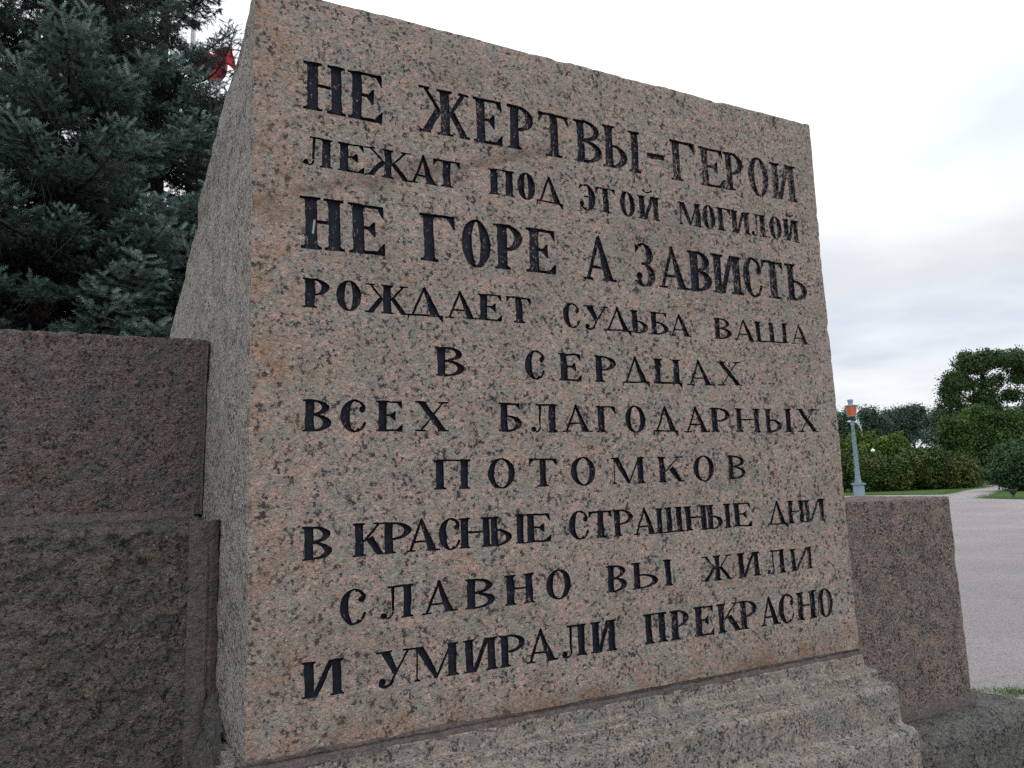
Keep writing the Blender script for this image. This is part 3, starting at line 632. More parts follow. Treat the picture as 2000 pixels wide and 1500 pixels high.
def tufts(name, spots, h, mat, label=None, spread=.0):
    vs_, fs_ = [], []
    k = 0
    for (x, y) in spots:
        a = random.uniform(0, 6.28); hh = h*random.uniform(.5, 1.2); w_ = hh*.07; lean = hh*random.uniform(.1, .6); b_ = random.uniform(0, 6.28)
        dx, dy = math.cos(a)*w_, math.sin(a)*w_; lx, ly = math.cos(b_)*lean, math.sin(b_)*lean
        vs_ += [(x-dx, y-dy, 0), (x+dx, y+dy, 0), (x+lx, y+ly, hh)]; fs_.append((k, k+1, k+2)); k += 3
    return mesh_np(name, np.array(vs_), np.array(fs_), mat, None, False)
M_BLADE = simple('grass_blade_green', (.085, .16, .035), .7, .35, 6, 0)
sp = []
for c0, n_, s_ in ((on_z(1905, 1352, 0), 70, .04), (on_z(1965, 1353, 0), 260, .09), (on_z(1990, 1356, 0), 200, .07), (on_z(1935, 1351, 0), 30, .06)):
    sp += [(c0[0]+random.gauss(0, s_), c0[1]+random.gauss(0, s_*.5)) for _ in range(n_)]
tag(tufts('grass', sp, .032, M_BLADE), 'green grass tufts growing out of the gravel behind the kerb', 'grass', kind='stuff')
# lawn edges: blades so the turf does not read as paint
sp = []
def edge_spots(a, b, n_, wd):
    a = on_z(*a, 0); b = on_z(*b, 0)
    return [tuple((a+(b-a)*random.random())[:2]+np.array([random.gauss(0, wd), random.gauss(0, wd)])) for _ in range(n_)]
for a_, b_ in (((1650, 968), (1700, 967)), ((1700, 967), (1840, 966)), ((1840, 966), (1882, 957)), ((1882, 957), (1935, 950)), ((1918, 973), (2010, 974)), ((1918, 973), (1975, 955))): sp += edge_spots(a_, b_, 1500, .25)
tag(tufts('grass', sp, .10, M_BLADE), 'ragged short grass along the edges of the far lawns', 'grass', kind='stuff')
# gravel stones close to the monument
ps = []
mbg = MB()
oct_v = np.array([(1, 0, 0), (-1, 0, 0), (0, 1, 0), (0, -1, 0), (0, 0, 1), (0, 0, -1)], float); oct_f = np.array([[0, 2, 4], [2, 1, 4], [1, 3, 4], [3, 0, 4], [2, 0, 5], [1, 2, 5], [3, 1, 5], [0, 3, 5]])
for _ in range(1100):
    px, py = random.uniform(1870, 2060), 990+510*random.random()**1.5
    c0 = on_z(px, py, 0)
    s_ = random.uniform(.003, .008); V = oct_v*np.array([s_, s_*random.uniform(.6, 1), s_*.6]); an = random.random()*6
    V = V@np.array([[math.cos(an), -math.sin(an), 0], [math.sin(an), math.cos(an), 0], [0, 0, 1]]).T; mbg.add(V+np.array([c0[0], c0[1], s_*.2]), oct_f)
tag(mbg.build('gravel', simple('gravel_stone', (.25, .225, .22), .9, .35, 9, 0), None, True), 'loose small pinkish gravel stones scattered on the square', 'gravel', kind='stuff')

# ------------------------------------------------------------------ foliage
def leaf_mat(name, c1, c2, scale=.6, trans=.0, scale2=9):
    m, t, b = new_mat(name); vec = N(t, 'ShaderNodeTexCoord').outputs['Object']
    c = ramp(t, noise(t, vec, scale, 3, .6), [(.35, c1), (.65, c2)])
    c = mixc(t, 1.0, c, ramp(t, noise(t, vec, scale2, 2, .6), [(.3, .6), (.7, 1.45)]), 'MULTIPLY'); c = mixc(t, 1.0, c, ramp(t, noise(t, vec, scale*2.6, 3, .6), [(.35, .68), (.65, 1.4)]), 'MULTIPLY')
    t.links.new(c, b.inputs['Base Color']); b.inputs['Roughness'].default_value = .6; b.inputs['Specular IOR Level'].default_value = .25
    return m
def leaves(cent, size, rng, up=.35):
    """one bent two-triangle leaf per centre"""
    n = len(cent); a = rng.normal(size=(n, 3)); a /= np.linalg.norm(a, axis=1)[:, None]
    b_ = rng.normal(size=(n, 3)); b_[:, 2] += up; b_ -= a*(a*b_).sum(1)[:, None]; b_ /= np.linalg.norm(b_, axis=1)[:, None]
    nrm = np.cross(a, b_); s_ = size*rng.uniform(.6, 1.3, n)[:, None]
    P = np.stack([cent-a*s_*.5, cent+b_*s_*.33-nrm*s_*.1, cent+a*s_*.5, cent-b_*s_*.33-nrm*s_*.1], 1).reshape(-1, 3)
    return P, np.arange(4*n).reshape(-1, 4)[:, [0, 1, 2, 3]]
def crown_points(blobs, n, rng, shell=.55, wob=.25, floor=.1):
    """points inside a union of ellipsoids, denser towards the outside, gathered in clumps"""
    vol = np.array([b[3]*b[4]*b[5] for b in blobs])**.67; k = rng.choice(len(blobs), n, p=vol/vol.sum()); B = np.array(blobs)[k]
    d = rng.normal(size=(n, 3)); d /= np.linalg.norm(d, axis=1)[:, None]; r = (shell+(1-shell)*rng.random(n)**.6)
    r *= 1+wob*fbm(B[:, :3]+d*B[:, 3:6], .9, 3, .6, 5.)*1.6
    P = B[:, :3]+d*B[:, 3:6]*r[:, None]
    return P[P[:, 2] > floor]
def clumped(P, rng, per=7, s=.25):
    n = len(P)//per; c = P[rng.choice(len(P), n)]; return np.repeat(c, per, 0)+rng.normal(size=(n*per, 3))*s
M_BARK = simple('dark_bark', (.045, .036, .030), .95, .4, 8, .6, .02)
def limbs(mb, base_, top_, r0, n, spread, rng, lift=.5, depth_=0):
    pts = [np.array(base_, float)+(np.array(top_)-np.array(base_))*f_+rng.normal(size=3)*np.array([.12, .12, .02])*f_*spread*.4 for f_ in np.linspace(0, 1, 7)]
    mb.tube(pts, np.linspace(r0, r0*.35, 7), 8)
    if depth_ >= 2: return
    for _ in range(n):
        f_ = rng.uniform(.30, .95); s_ = np.array(base_)+(np.array(top_)-np.array(base_))*f_
        a = rng.uniform(0, 6.28); L_ = spread*rng.uniform(.5, 1.0)*(1.1-f_*.4); e_ = s_+np.array([math.cos(a)*L_, math.sin(a)*L_, L_*lift*rng.uniform(.5, 1.5)])
        limbs(mb, s_, e_, r0*.42, max(2, n//2), spread*.45, rng, lift, depth_+1)
def broad_tree(name, label, pos, height, blobs, nleaf, mat, seed, leaf=.3, cat='tree', group=None, trunk_r=.28, clump=.3, shell=.45, wob=.25, stem_n=7):
    rng = np.random.default_rng(seed); t = thing(name, label, cat, tuple(pos), group)
    mb = MB(); limbs(mb, (0, 0, -.1), (0, 0, height*.80), trunk_r, stem_n, height*.26, rng, .8); mb.build('trunk', M_BARK, t, True)
    P = crown_points(blobs, nleaf, rng, shell, wob); P = clumped(P, rng, 7, clump); V, F = leaves(P, leaf, rng)
    tag(mesh_np('crown', V, F, mat, t, False), kind='stuff'); return t
def bush(name, label, pos, blobs, nleaf, mat, seed, leaf=.16, group=None, clump=.13, cat='bush', wob=.14, nstem=9):
    rng = np.random.default_rng(seed); t = thing(name, label, cat, tuple(pos), group)
    mb = MB()
    for _ in range(nstem):
        b_ = blobs[rng.integers(len(blobs))]; a = rng.uniform(0, 6.28); x_, y_ = b_[0]*.4+math.cos(a)*.2, b_[1]*.4+math.sin(a)*.2
        mb.tube([(x_, y_, -.05), (x_*1.2+math.cos(a)*.2, y_*1.2+math.sin(a)*.2, b_[2]*.6), (b_[0]+math.cos(a)*b_[3]*.5, b_[1]+math.sin(a)*b_[4]*.5, b_[2]+b_[5]*.4)], [.04, .03, .012], 5)
    mb.build('stems', M_BARK, t, True)
    P = crown_points(blobs, nleaf, rng, .72, wob*1.8); P = clumped(P, rng, 6, clump); V, F = leaves(P, leaf, rng)
    tag(mesh_np('foliage', V, F, mat, t, False), kind='stuff'); return t
M_LINDEN = leaf_mat('dark_tree_leaf', (.024, .054, .016), (.048, .088, .026), .35)
M_LINDEN2 = leaf_mat('mid_tree_leaf', (.026, .058, .014), (.060, .108, .022), .35)
M_FARTREE = leaf_mat('hazed_far_tree_leaf', (.055, .090, .065), (.085, .122, .088), .25)  # paler, bluer greens: distance haze put into the leaf colour
M_LILAC = leaf_mat('olive_bush_leaf', (.036, .066, .015), (.078, .100, .024), .5)
M_LILAC2 = leaf_mat('bright_bush_leaf', (.060, .100, .018), (.088, .135, .024), .5)
M_DBUSH = leaf_mat('deep_green_bush_leaf', (.026, .062, .026), (.050, .095, .034), .8)
def gpos(px, dist):     # ground point in picture column px at view distance dist
    r = ray(px, 950); p = CAM+r*(dist/FPX); return np.array([p[0], p[1], 0.0])
def mpp(dist): return dist/FPX  # metres per picture pixel
FH = M3@np.array([0, 0, 1.0]); FH[2] = 0; FH /= np.linalg.norm(FH)
def hz(px, py, dist):   # height above ground of picture row py on a vertical standing dist away
    g = gpos(px, dist); r = ray(px, py); return EYE+r[2]*((g-CAM)@FH)/(r@FH)
LAT = M3@np.array([1, 0, 0]); LAT[2] = 0; LAT /= np.linalg.norm(LAT); DEP = np.array([-LAT[1], LAT[0], 0])
def blob_px(origin, dist, px, py, rx_px, rz_px, ry=None):
    """ellipsoid centred at picture point px,py on the plane dist away; sizes in picture pixels -> local to origin"""
    c = at_dist(px, py, dist); rx = rx_px*mpp(dist); rz = rz_px*mpp(dist)
    return (c[0]-origin[0], c[1]-origin[1], c[2], rx, ry or rx, rz)
def shrub_row(specs, name, mat, group):
    for i, (lab, dist, px, bl, n_, mt, lf) in enumerate(specs):
        o_ = gpos(px, dist); bush(name, lab, o_, [blob_px(o_, dist, *b_) for b_ in bl], n_, mt or mat, 100+i+int(px), lf, group)
G1 = 'rounded bushes in front of the far trees'
shrub_row([
 ('rounded olive green bush in the middle of the row with reddish top', 57, 1812, [(1815, 918, 44, 40), (1858, 925, 44, 36), (1778, 920, 30, 36)], 30000, M_LILAC, .20),
 ('low broad olive bush directly right of the lamp post', 56, 1730, [(1722, 924, 30, 30), (1688, 924, 28, 34), (1752, 926, 24, 30)], 22000, M_LILAC, .20),
 ('dark olive bush half hidden behind the granite stele edge', 58, 1630, [(1640, 922, 40, 38), (1600, 922, 40, 38)], 12000, M_LILAC, .20),
 ('dark end bush where the gravel path bends behind it', 60, 1892, [(1885, 930, 26, 30), (1860, 925, 28, 32)], 12000, M_DBUSH, .2),
 ('tall bright green bush behind the lamp post', 66, 1682, [(1680, 895, 40, 46), (1660, 905, 36, 40)], 16000, M_LILAC2, .24),
 ('bright green bush with domed top right of the white globe', 66, 1740, [(1742, 900, 36, 46), (1760, 912, 32, 38)], 16000, M_LILAC2, .24)], 'rounded_bush', M_LILAC, G1)
o_ = gpos(1985, 46)
bush('rounded_bush', 'clipped dark green dome bush above the small urn at the right edge', o_, [blob_px(o_, 46, 1992, 910, 52, 46), blob_px(o_, 46, 2030, 905, 45, 52)], 26000, M_DBUSH, 77, .17, G1, .12)
# big tree on the right
o_ = gpos(1945, 72)
bl = [blob_px(o_, 72, *b_) for b_ in ((1905, 712, 36, 17), (1948, 703, 34, 15), (1885, 698, 14, 9), (1925, 692, 12, 8), (1985, 693, 14, 8), (1846, 765, 10, 12), (2018, 712, 46, 20), (1868, 745, 24, 22), (1858, 785, 22, 20), (1895, 812, 40, 16), (1925, 745, 12, 8), (1975, 772, 16, 12), (1922, 778, 26, 20), (1950, 742, 12, 9), (1895, 752, 12, 8), (2045, 790, 40, 50), (1990, 738, 20, 9), (1940, 800, 14, 12), (2070, 745, 40, 50), (1985, 815, 36, 16))]
broad_tree('broadleaf_tree', 'tall spreading dark tree at the right with sky between its limbs', o_, 14, bl, 70000, M_LINDEN, 5, .21, trunk_r=.42, clump=.24, shell=.35, wob=.3, stem_n=12)
o_ = gpos(1905, 66)
bl = [blob_px(o_, 66, *b_) for b_ in ((1890, 862, 40, 48), (1935, 875, 50, 66), (1975, 855, 45, 50), (1860, 845, 22, 30), (1880, 905, 45, 45), (1915, 815, 26, 20))]
broad_tree('broadleaf_tree', 'low dense mid green tree below the spreading tree, touching the bushes', o_, 7, bl, 70000, M_LINDEN2, 6, .22, trunk_r=.2, clump=.25, shell=.6)
o_ = gpos(2030, 76)
bl = [blob_px(o_, 76, *b_) for b_ in ((2010, 880, 55, 75), (2060, 860, 50, 80), (1975, 905, 40, 50))]
broad_tree('broadleaf_tree', 'dark shaded tree at the right edge behind the clipped bush', o_, 8, bl, 34000, M_LINDEN, 8, .3, trunk_r=.25, shell=.6)
# row of far trees
G2 = 'far row of tall trees beyond the bushes'
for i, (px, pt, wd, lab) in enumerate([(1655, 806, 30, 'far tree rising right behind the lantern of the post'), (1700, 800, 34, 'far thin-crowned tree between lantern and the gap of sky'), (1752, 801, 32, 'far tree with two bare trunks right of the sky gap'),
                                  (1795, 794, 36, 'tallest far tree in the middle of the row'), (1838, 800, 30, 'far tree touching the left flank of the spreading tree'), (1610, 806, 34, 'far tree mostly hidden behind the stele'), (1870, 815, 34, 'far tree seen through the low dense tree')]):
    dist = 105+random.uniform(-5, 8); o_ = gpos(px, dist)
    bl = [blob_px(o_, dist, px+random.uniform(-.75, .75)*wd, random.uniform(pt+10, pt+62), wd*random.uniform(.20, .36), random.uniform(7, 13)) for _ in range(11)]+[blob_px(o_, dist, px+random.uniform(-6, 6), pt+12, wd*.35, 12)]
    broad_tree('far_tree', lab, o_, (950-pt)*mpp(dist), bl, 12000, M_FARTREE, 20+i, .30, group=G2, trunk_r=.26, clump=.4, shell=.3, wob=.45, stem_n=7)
# far shrubbery closing the horizon
mbh = []
rng = np.random.default_rng(9)
for (x0_, x1_, dist, top_) in ((1560, 2150, 150, 880), (1840, 2150, 90, 900)):
    n_ = 16000; px = rng.uniform(x0_, x1_, n_); P = []
    base_ = np.array([gpos(p, dist) for p in px]); h_ = hz(1800, top_, dist)
    base_ += DEP*rng.normal(size=(n_, 1))*3; base_[:, 2] = h_*rng.random(n_)**.8*(1+.3*fbm(base_, .15, 3))
    mbh.append(base_)
V, F = leaves(np.concatenate(mbh), .7, rng)
tag(mesh_np('far_hedge', V, F, M_LINDEN, None, False), 'distant mass of dark shrubs closing the view under the trees', 'shrubbery', kind='stuff')
print('broadleaf', time.time()-T0)

# ------------------------------------------------------------------ blue spruces
def needle_mat():
    m, t, b = new_mat('blue_spruce_needle'); a = N(t, 'ShaderNodeAttribute', attribute_name='shade_tint').outputs['Fac']
    c = ramp(t, a, [(0, (.030, .026, .018)), (.30, (.018, .028, .020)), (.6, (.026, .056, .044)), (.80, (.070, .120, .102)), (1, (.165, .232, .200))])  # inner shade and lit tips put into the needle colour; lowest stop brown twigs
    oi = N(t, 'ShaderNodeObjectInfo').outputs['Random']
    c = mixc(t, 1.0, c, ramp(t, oi, [(0, .75), (1, 1.2)]), 'MULTIPLY')
    t.links.new(c, b.inputs['Base Color']); b.inputs['Roughness'].default_value = .55; b.inputs['Specular IOR Level'].default_value = .3
    return m
M_NEEDLE = needle_mat()
M_SPRUCEBARK = simple('spruce_bark', (.06, .045, .036), .95, .4, 10, .6, .02)
def shoots(S_, E_, shade_tint, rng, k=40, nl=.031, nw=.0050):
    """needles set round each shoot axis S->E: one triangle per needle"""
    n = len(S_); ax = E_-S_; L_ = np.linalg.norm(ax, axis=1, keepdims=True); d = ax/np.maximum(L_, 1e-6)
    f_ = np.tile(np.linspace(0.02, 1.0, k), (n, 1))+rng.uniform(-.02, .02, (n, k))
    ang = np.arange(k)*2.4+rng.uniform(0, 6.28, (n, 1))
    r1 = np.cross(d, np.array([.13, .31, .94])); r1 /= np.linalg.norm(r1, axis=1, keepdims=True)+1e-9; r2 = np.cross(d, r1)
    rad = np.cos(ang)[..., None]*r1[:, None]+np.sin(ang)[..., None]*r2[:, None]
    lean = .45+.9*np.clip(f_-.75, 0, 1)[..., None]*2.5
    nd = rad+d[:, None]*lean; nd[..., 2] += .18; nd /= np.linalg.norm(nd, axis=2, keepdims=True)
    base_ = S_[:, None]+ax[:, None]*f_[..., None]
    ln = nl*rng.uniform(.75, 1.15, (n, k, 1)); tip = base_+nd*ln
    side = np.cross(nd, d[:, None]); side /= np.linalg.norm(side, axis=2, keepdims=True)+1e-9; side = side*nw
    P = np.stack([base_-side*.8+nd*ln*.1, base_+side*.8+nd*ln*.1, tip], 2).reshape(-1, 3)
    tn = np.repeat((shade_tint[:, None]+rng.uniform(-.08, .08, (n, k))).ravel(), 3)
    return P, tn
def make_bough(Lb, seed):
    rng = np.random.default_rng(seed); mb = MB(); n = 14; u = np.linspace(0, 1, n)
    spine = np.stack([u*Lb, rng.normal()*.05*np.sin(u*3)*Lb, (-.20*np.sin(u*2.4)+.16*u**3)*Lb*.75], 1)
    mb.tube(spine, np.linspace(.022, .004, n)*(.5+Lb/3), 6); Ss, Es, Tn = [], [], []
    def at(f_): return np.array([np.interp(f_, u, spine[:, i]) for i in range(3)])
    s_ = .10
    while s_ < 1:
        for side in (-1, 1):
            p0 = at(s_); tw = (at(min(1, s_+.03))-at(max(0, s_-.03))); tw /= np.linalg.norm(tw)
            l2 = Lb*(.40*(1-s_)**.8+.06)*rng.uniform(.75, 1.1)*min(1, s_*4+.25); ang = math.radians(rng.uniform(42, 62))
            dr = tw*math.cos(ang)+np.array([0, side, 0])*math.sin(ang)+np.array([0, 0, rng.uniform(-.12, .05)]); dr /= np.linalg.norm(dr)
            m_ = max(3, int(l2/.1)); vv = np.linspace(0, 1, m_); droop = -.20*l2
            ln = p0+dr*l2*vv[:, None]+np.array([0, 0, 1])*(droop*np.sin(vv*2.2)+.05*l2*vv**2)[:, None]
            mb.tube(ln, np.linspace(.006, .0025, m_), 4)
            q = .06 if l2 < .3 else .12
            while q < 1:
                pq = np.array([np.interp(q, vv, ln[:, i]) for i in range(3)])
                for s2 in (-1, 1):
                    if rng.random() < .12: continue
                    an = math.radians(rng.uniform(35, 60)); pr_ = np.cross(np.array([0, 0, 1.0]), dr); pr_ /= np.linalg.norm(pr_)
                    d3 = dr*math.cos(an)+pr_*s2*math.sin(an)+np.array([0, 0, rng.uniform(-.25, .30)]); d3 /= np.linalg.norm(d3)
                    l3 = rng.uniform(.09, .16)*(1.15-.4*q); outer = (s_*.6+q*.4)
                    Ss.append(pq); Es.append(pq+d3*l3); Tn.append(np.clip(.10+.9*outer*rng.uniform(.75, 1.1), 0, 1))  # lower value towards the trunk: painted shade inside the crown
                    if rng.random() < .35:
                        Ss.append(pq+d3*l3*.4); d4 = d3+rng.normal(size=3)*.5; d4 /= np.linalg.norm(d4); Es.append(pq+d3*l3*.4+d4*l3*.8); Tn.append(Tn[-1])
                q += .075/max(l2, .12)
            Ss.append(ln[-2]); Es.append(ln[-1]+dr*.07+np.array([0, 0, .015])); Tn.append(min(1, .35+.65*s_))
            # dead hanging twigs on the inner part
            if s_ < .5 and rng.random() < .8:
                for _ in range(3):
                    pq = ln[rng.integers(1, m_)]; mb.tube([pq, pq+np.array([rng.normal()*.05, rng.normal()*.05, -.12]), pq+np.array([rng.normal()*.1, rng.normal()*.1, -rng.uniform(.18, .35)])], [.003, .002, .001], 3)
        s_ += .10/Lb*rng.uniform(.8, 1.2)+.004
    for f_ in np.linspace(.86, 1, 6):
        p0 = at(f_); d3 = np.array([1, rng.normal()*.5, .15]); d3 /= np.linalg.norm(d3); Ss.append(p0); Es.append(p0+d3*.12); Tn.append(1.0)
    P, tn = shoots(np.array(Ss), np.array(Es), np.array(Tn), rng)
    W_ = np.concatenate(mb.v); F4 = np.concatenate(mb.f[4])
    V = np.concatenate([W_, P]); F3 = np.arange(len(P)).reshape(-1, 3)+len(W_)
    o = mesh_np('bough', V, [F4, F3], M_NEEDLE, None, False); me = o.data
    at_ = me.attributes.new('shade_tint', 'FLOAT', 'POINT'); arr = np.concatenate([np.zeros(len(W_)), np.clip(tn, 0, 1)]).astype(np.float32)
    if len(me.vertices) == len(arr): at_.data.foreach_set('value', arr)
    bpy.data.objects.remove(o); return me, len(Ss)
BOUGHS = {}
for L_, k_ in ((3.0, 3), (2.0, 3), (1.1, 2)):
    BOUGHS[L_] = []
    for s_ in range(k_):
        me, ns = make_bough(L_, int(L_*100)+s_); BOUGHS[L_].append(me); print('bough', L_, ns, len(me.polygons))
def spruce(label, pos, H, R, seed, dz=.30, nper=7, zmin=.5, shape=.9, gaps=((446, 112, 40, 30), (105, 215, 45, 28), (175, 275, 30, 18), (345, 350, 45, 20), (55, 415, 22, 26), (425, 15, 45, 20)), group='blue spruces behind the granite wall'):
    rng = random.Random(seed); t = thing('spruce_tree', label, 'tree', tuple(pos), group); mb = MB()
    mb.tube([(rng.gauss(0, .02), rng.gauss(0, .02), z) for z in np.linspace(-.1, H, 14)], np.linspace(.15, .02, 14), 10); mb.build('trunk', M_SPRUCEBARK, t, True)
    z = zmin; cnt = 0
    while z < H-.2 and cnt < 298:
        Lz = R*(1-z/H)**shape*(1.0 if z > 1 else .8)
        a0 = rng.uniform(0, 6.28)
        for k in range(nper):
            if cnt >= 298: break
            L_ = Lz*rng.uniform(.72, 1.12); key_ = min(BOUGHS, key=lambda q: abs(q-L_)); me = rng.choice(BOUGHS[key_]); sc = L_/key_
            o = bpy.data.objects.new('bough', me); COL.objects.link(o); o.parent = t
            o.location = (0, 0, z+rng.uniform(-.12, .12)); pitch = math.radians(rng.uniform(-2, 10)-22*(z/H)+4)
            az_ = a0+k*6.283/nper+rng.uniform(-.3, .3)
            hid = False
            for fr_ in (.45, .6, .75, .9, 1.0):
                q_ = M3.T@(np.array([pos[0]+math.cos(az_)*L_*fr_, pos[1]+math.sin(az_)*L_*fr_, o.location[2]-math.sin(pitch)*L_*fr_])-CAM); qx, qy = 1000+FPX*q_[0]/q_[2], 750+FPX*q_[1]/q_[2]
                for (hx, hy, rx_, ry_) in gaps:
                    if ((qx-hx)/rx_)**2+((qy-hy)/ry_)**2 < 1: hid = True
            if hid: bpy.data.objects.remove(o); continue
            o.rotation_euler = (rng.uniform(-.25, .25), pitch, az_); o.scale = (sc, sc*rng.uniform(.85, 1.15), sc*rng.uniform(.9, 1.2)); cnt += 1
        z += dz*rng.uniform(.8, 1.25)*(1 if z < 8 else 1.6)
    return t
def spos(px, d): p = gpos(px, d); return (p[0], p[1], 0)
spruce('blue spruce whose bare trunk shows left of centre above the wall', spos(60, 8.3), 13, 3.1, 1, dz=.33)
spruce('dense blue spruce nearest the sloping flank of the stele', spos(290, 10.0), 14, 3.3, 2, dz=.34)
spruce('blue spruce at the left edge of the view behind the wall', spos(-330, 8.0), 12, 3.0, 3, dz=.30)
spruce('blue spruce farthest back behind the other spruces', spos(130, 14.5), 15, 3.4, 4, dz=.40)
print('spruce', time.time()-T0)

# ------------------------------------------------------------------ lamp post with orange lantern
M_BLUE = simple('grey_blue_paint', (.20, .29, .33), .55, .16, 14, .25, .004)
M_BLUED = simple('weathered_grey_blue_paint', (.17, .25, .27), .65, .35, 9, .3, .006)
def glass(name, col, rough=.25):
    m, t, b = new_mat(name); vec = N(t, 'ShaderNodeTexCoord').outputs['Object']
    t.links.new(ramp(t, noise(t, vec, 6, 3), [(.3, tuple(x*.7 for x in col)), (.7, col)]), b.inputs['Base Color']); b.inputs['Roughness'].default_value = rough; b.inputs['Specular IOR Level'].default_value = .5; return m
M_ORANGE = glass('orange_glass', (.62, .13, .03)); M_DARKM = simple('dark_iron', (.04, .045, .05), .5, .3, 9, 0)
ld = 37.0; lp = gpos(1677, ld); LS = mpp(ld)           # metres per picture pixel at the lamp
top_z = hz(1662, 781, ld); lamp = thing('lamp_post', 'grey-blue cast iron lamp post with an orange glass lantern', 'street lamp', tuple(lp))
Hh = top_z; q = LS
zt = lambda py: hz(1668, py, ld)
b1 = MB(); zb = zt(947); hw = 7.6*q
RL = np.array([LAT, DEP, [0, 0, 1]]).T; b1.box((0, 0, zb/2), (2*hw, 2*hw, zb), RL); b1.box((0, 0, .10), (2.5*hw, 2.5*hw, .2), RL); b1.build('pedestal', M_BLUE, lamp)
b1 = MB(); b1.box((0, 0, zb+.035), (2.7*hw, 2.7*hw, .07), RL); b1.box((0, 0, zb+.085), (2.2*hw, 2.2*hw, .04), RL); b1.build('cornice', M_BLUED, lamp)
zs0, zs1 = zb+.10, zt(823)
b1 = MB(); prof = [(7.2*q, zs0), (7.6*q, zs0+.06), (6.4*q, zs0+.12), (6.0*q, zs0+.2), (6.5*q, zs0+.24), (5.8*q, zs0+.30), (5.4*q, zs0+.42), (5.9*q, zs0+.45), (5.2*q, zs0+.50), (4.9*q, zs0+.62), (4.4*q, zs0+(zs1-zs0)*.5), (3.5*q, zs1-.35), (3.4*q, zs1-.22), (4.3*q, zs1-.18), (3.7*q, zs1-.12), (5.0*q, zs1-.05), (5.2*q, zs1), (2.0*q, zs1+.03), (.0, zs1+.03)]
b1.lathe([(r_*.86, z_) for r_, z_ in prof], 20); 
for k in range(12):        # fluting ribs
    a = k*math.pi/6; b1.tube([(4.2*q*math.cos(a), 4.2*q*math.sin(a), zs0+.62), (3.8*q*math.cos(a), 3.8*q*math.sin(a), zs0+(zs1-zs0)*.5), (3.05*q*math.cos(a), 3.05*q*math.sin(a), zs1-.36)], .010, 5)
b1.build('shaft', M_BLUED, lamp, True)
b1 = MB()
for k in range(9):         # leaf ornament low on the shaft
    a = k*2.2; z_ = zs0+.5+k*.13; b1.box((4.9*q*math.cos(a), 4.9*q*math.sin(a), z_), (.05, .05, .09))
b1.build('ornament', M_BLUED, lamp, True)
zl0, zl1 = zt(813), zt(793)
b1 = MB(); b1.lathe([(2*q, zs1+.02), (2.2*q, zs1+.08), (4.6*q, zs1+.15), (6.4*q, zl0-.03), (6.6*q, zl0), (0, zl0)], 16); b1.build('lantern_base', M_DARKM, lamp, True)
def hexr(r, k): a = math.pi/3*k+math.pi/6+.25; return (r*math.cos(a), r*math.sin(a))
ra, rb = 8.2*q, 11.4*q
for k in range(6):
    p1, p2 = hexr(ra, k), hexr(ra, k+1); p3, p4 = hexr(rb, k+1), hexr(rb, k)
    Pn = np.array([(*p1, zl0), (*p2, zl0), (*p3, zl1), (*p4, zl1)]); inn = Pn*np.array([.94, .94, 1])
    mesh_np('pane', np.concatenate([Pn, inn]), np.array([[0, 1, 2, 3], [7, 6, 5, 4], [0, 4, 5, 1], [1, 5, 6, 2], [2, 6, 7, 3], [3, 7, 4, 0]]), M_ORANGE, lamp, False)
b1 = MB()
for k in range(6):
    p1, p4 = hexr(ra*1.02, k), hexr(rb*1.02, k); b1.tube([(*p1, zl0-.01), (*p4, zl1+.01)], .016, 6)
    for rr, zz_ in ((ra*1.02, zl0), (rb*1.02, zl1)): b1.tube([(*hexr(rr, k), zz_), (*hexr(rr, k+1), zz_)], .018, 6)
b1.build('lantern_frame', M_BLUE, lamp)
b1 = MB(); b1.lathe([(rb*1.06, zl1+.01), (rb*1.04, zl1+.035), (rb*.5, zl1+.07), (4.8*q, zt(790.5)), (4.4*q, zt(788)), (4.4*q, zt(785.5)), (5.4*q, zt(784.5)), (5.6*q, zt(781.5)), (4.8*q, zt(780)), (0, zt(780))], 12, a0=.25); b1.build('lantern_cap', M_BLUE, lamp)
# curved-arm street light behind the bushes and globe lamp
M_WHITE = simple('pale_grey_metal', (.62, .63, .62), .4, .1, 5, 0); M_GLOBE = simple('white_globe_glass', (.82, .80, .70), .3, .04, 5, 0, spec=.5)
d2 = 72.0; p0 = gpos(1694, d2); s2 = thing('street_light', 'slim pale street light with a curved arm behind the lantern post', 'street lamp', tuple(p0))
tz = hz(1690, 822, d2); A = [(0, 0, 0), (0, 0, tz*.55), (0, 0, tz-1.1)]; 
for a in np.linspace(0, math.pi/2, 7): A.append(tuple(-LAT*(1-math.cos(a))*.75+np.array([0, 0, tz-1.1+math.sin(a)*1.05])))
A.append(tuple(-LAT*.95+np.array([0, 0, tz-.02])))
b1 = MB(); b1.tube(A, [.085]*2+[.06]*9, 8); b1.build('pole', M_WHITE, s2, True)
b1 = MB(); hd = -LAT*1.12+np.array([0, 0, tz-.02]); u, v_ = np.meshgrid(np.linspace(0, 2*np.pi, 15), np.linspace(-1.57, 1.57, 9), indexing='ij')
P = np.stack([.24*np.cos(u)*np.cos(v_), .16*np.sin(u)*np.cos(v_), .10*np.sin(v_)], 2).reshape(-1, 3)@np.array([LAT, DEP, [0, 0, 1]]); b1.add(P+hd, grid_faces(15, 9)); b1.build('lamp_head', M_WHITE, s2, True)
d3 = 57.5; p0 = gpos(1712, d3); s3 = thing('globe_lamp', 'white globe lamp rising between the bushes right of the lamp post', 'street lamp', tuple(p0)); gz_ = hz(1712, 880, d3)
b1 = MB(); b1.lathe([(.10, 0), (.08, .3), (.045, .5), (.04, gz_-.25), (.08, gz_-.2), (.08, gz_-.14)], 10); b1.build('pole', M_DARKM, s3, True)
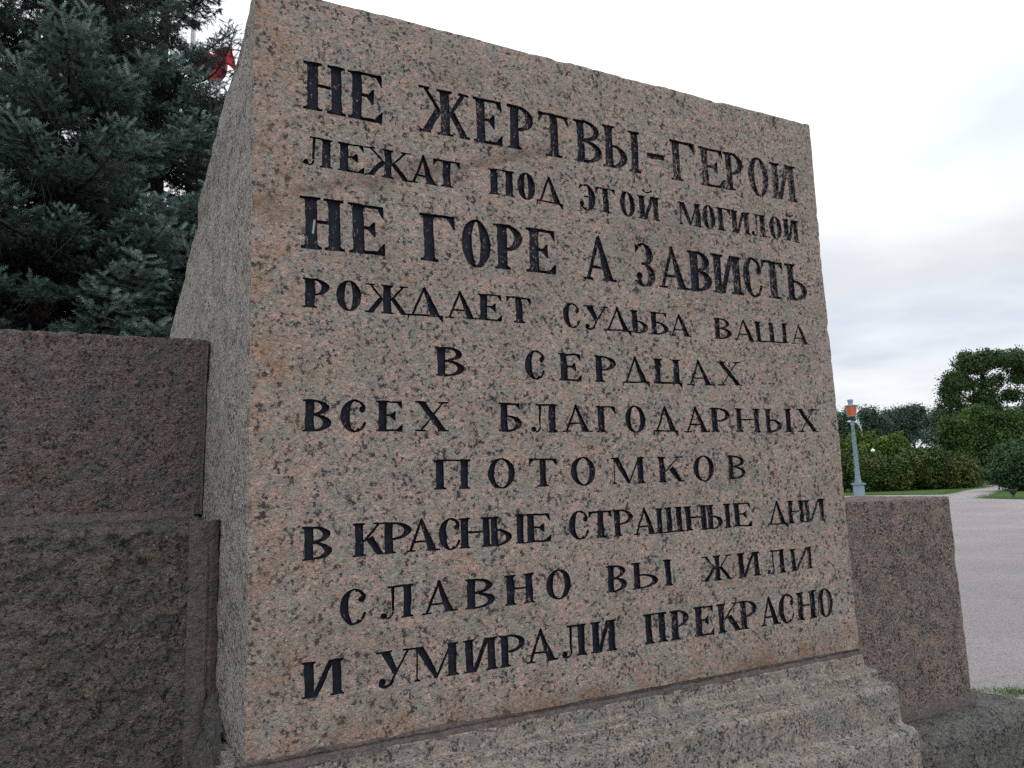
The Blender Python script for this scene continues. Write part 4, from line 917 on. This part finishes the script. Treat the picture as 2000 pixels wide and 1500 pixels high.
b1 = MB(); b1.lathe([(.155*math.cos(a), gz_+.155*math.sin(a)) for a in np.linspace(-1.57, 1.57, 14)], 18); b1.build('globe', M_GLOBE, s3, True)
# urn
d4 = 38.0; p0 = on_z(1980, 972.5, 0); d4 = float((M3.T@(p0-CAM))[2]); uq = mpp(d4)
urn = thing('garden_urn', 'small dark iron urn on the corner of the lawn under the clipped bush', 'urn', tuple(p0))
b1 = MB(); b1.lathe([(4*uq, 0), (4*uq, .04), (2.6*uq, .07), (1.4*uq, .11), (1.5*uq, .14), (3.6*uq, .19), (5.2*uq, .27), (6.0*uq, .36), (6.8*uq, .41), (6.9*uq, .43), (5.8*uq, .43), (5.4*uq, .36), (0, .36)], 18); b1.build('bowl', simple('dark_urn_iron', (.05, .045, .042), .6, .3, 9, 0), urn, True)
b1 = MB()
for sgn in (-1, 1): b1.tube([tuple(LAT*sgn*(5.2*uq+.05*math.sin(a))+np.array([0, 0, .30+.07*math.cos(a)])) for a in np.linspace(0, math.pi, 7)], .012, 5)
b1.build('handles', M_DARKM, urn, True)

# red flag on a pale pole behind the spruces
fd = 11.5; p0 = gpos(354, fd); fl = thing('flagpole', 'pale flagpole showing between the spruce tip and the stele', 'flagpole', tuple(p0))
b1 = MB(); b1.lathe([(.10, 0), (.10, .3), (.055, .35), (.035, 14.0), (0, 14.0)], 12); b1.build('pole', M_WHITE, fl, True)
M_RED = simple('red_cloth', (.50, .018, .035), .7, .25, 3, .3, .02)
ztop = hz(374, 96, fd); zbt = hz(374, 150, fd); Lf = 92*mpp(fd); nu, nv = 60, 34
U, V_ = np.meshgrid(np.linspace(0, 1, nu), np.linspace(0, 1, nv), indexing='ij'); U = U.ravel(); V_ = V_.ravel()
fold = .10*np.sin(U*17+V_*2.5)*(.3+U)+.04*np.sin(U*31-V_*4)
zz_ = ztop+(zbt-ztop)*V_*(1-.15*np.sin(U*9))-.10*np.sin(U*3.1)+.08*U+.12*np.exp(-((U-.85)/.07)**2)*(1-V_)
P = LAT*(U*Lf*.98)[:, None]+DEP*fold[:, None]; P[:, 2] = zz_
P = P+np.array([p0[0], p0[1], 0]); o = mesh_np('flag', P, grid_faces(nu, nv), M_RED)
md = o.modifiers.new('thickness', 'SOLIDIFY'); md.thickness = .004
tag(o, 'crumpled red flag between the spruce branches and the stele', 'flag')
print('done', time.time()-T0, 'objs', len(bpy.data.objects))
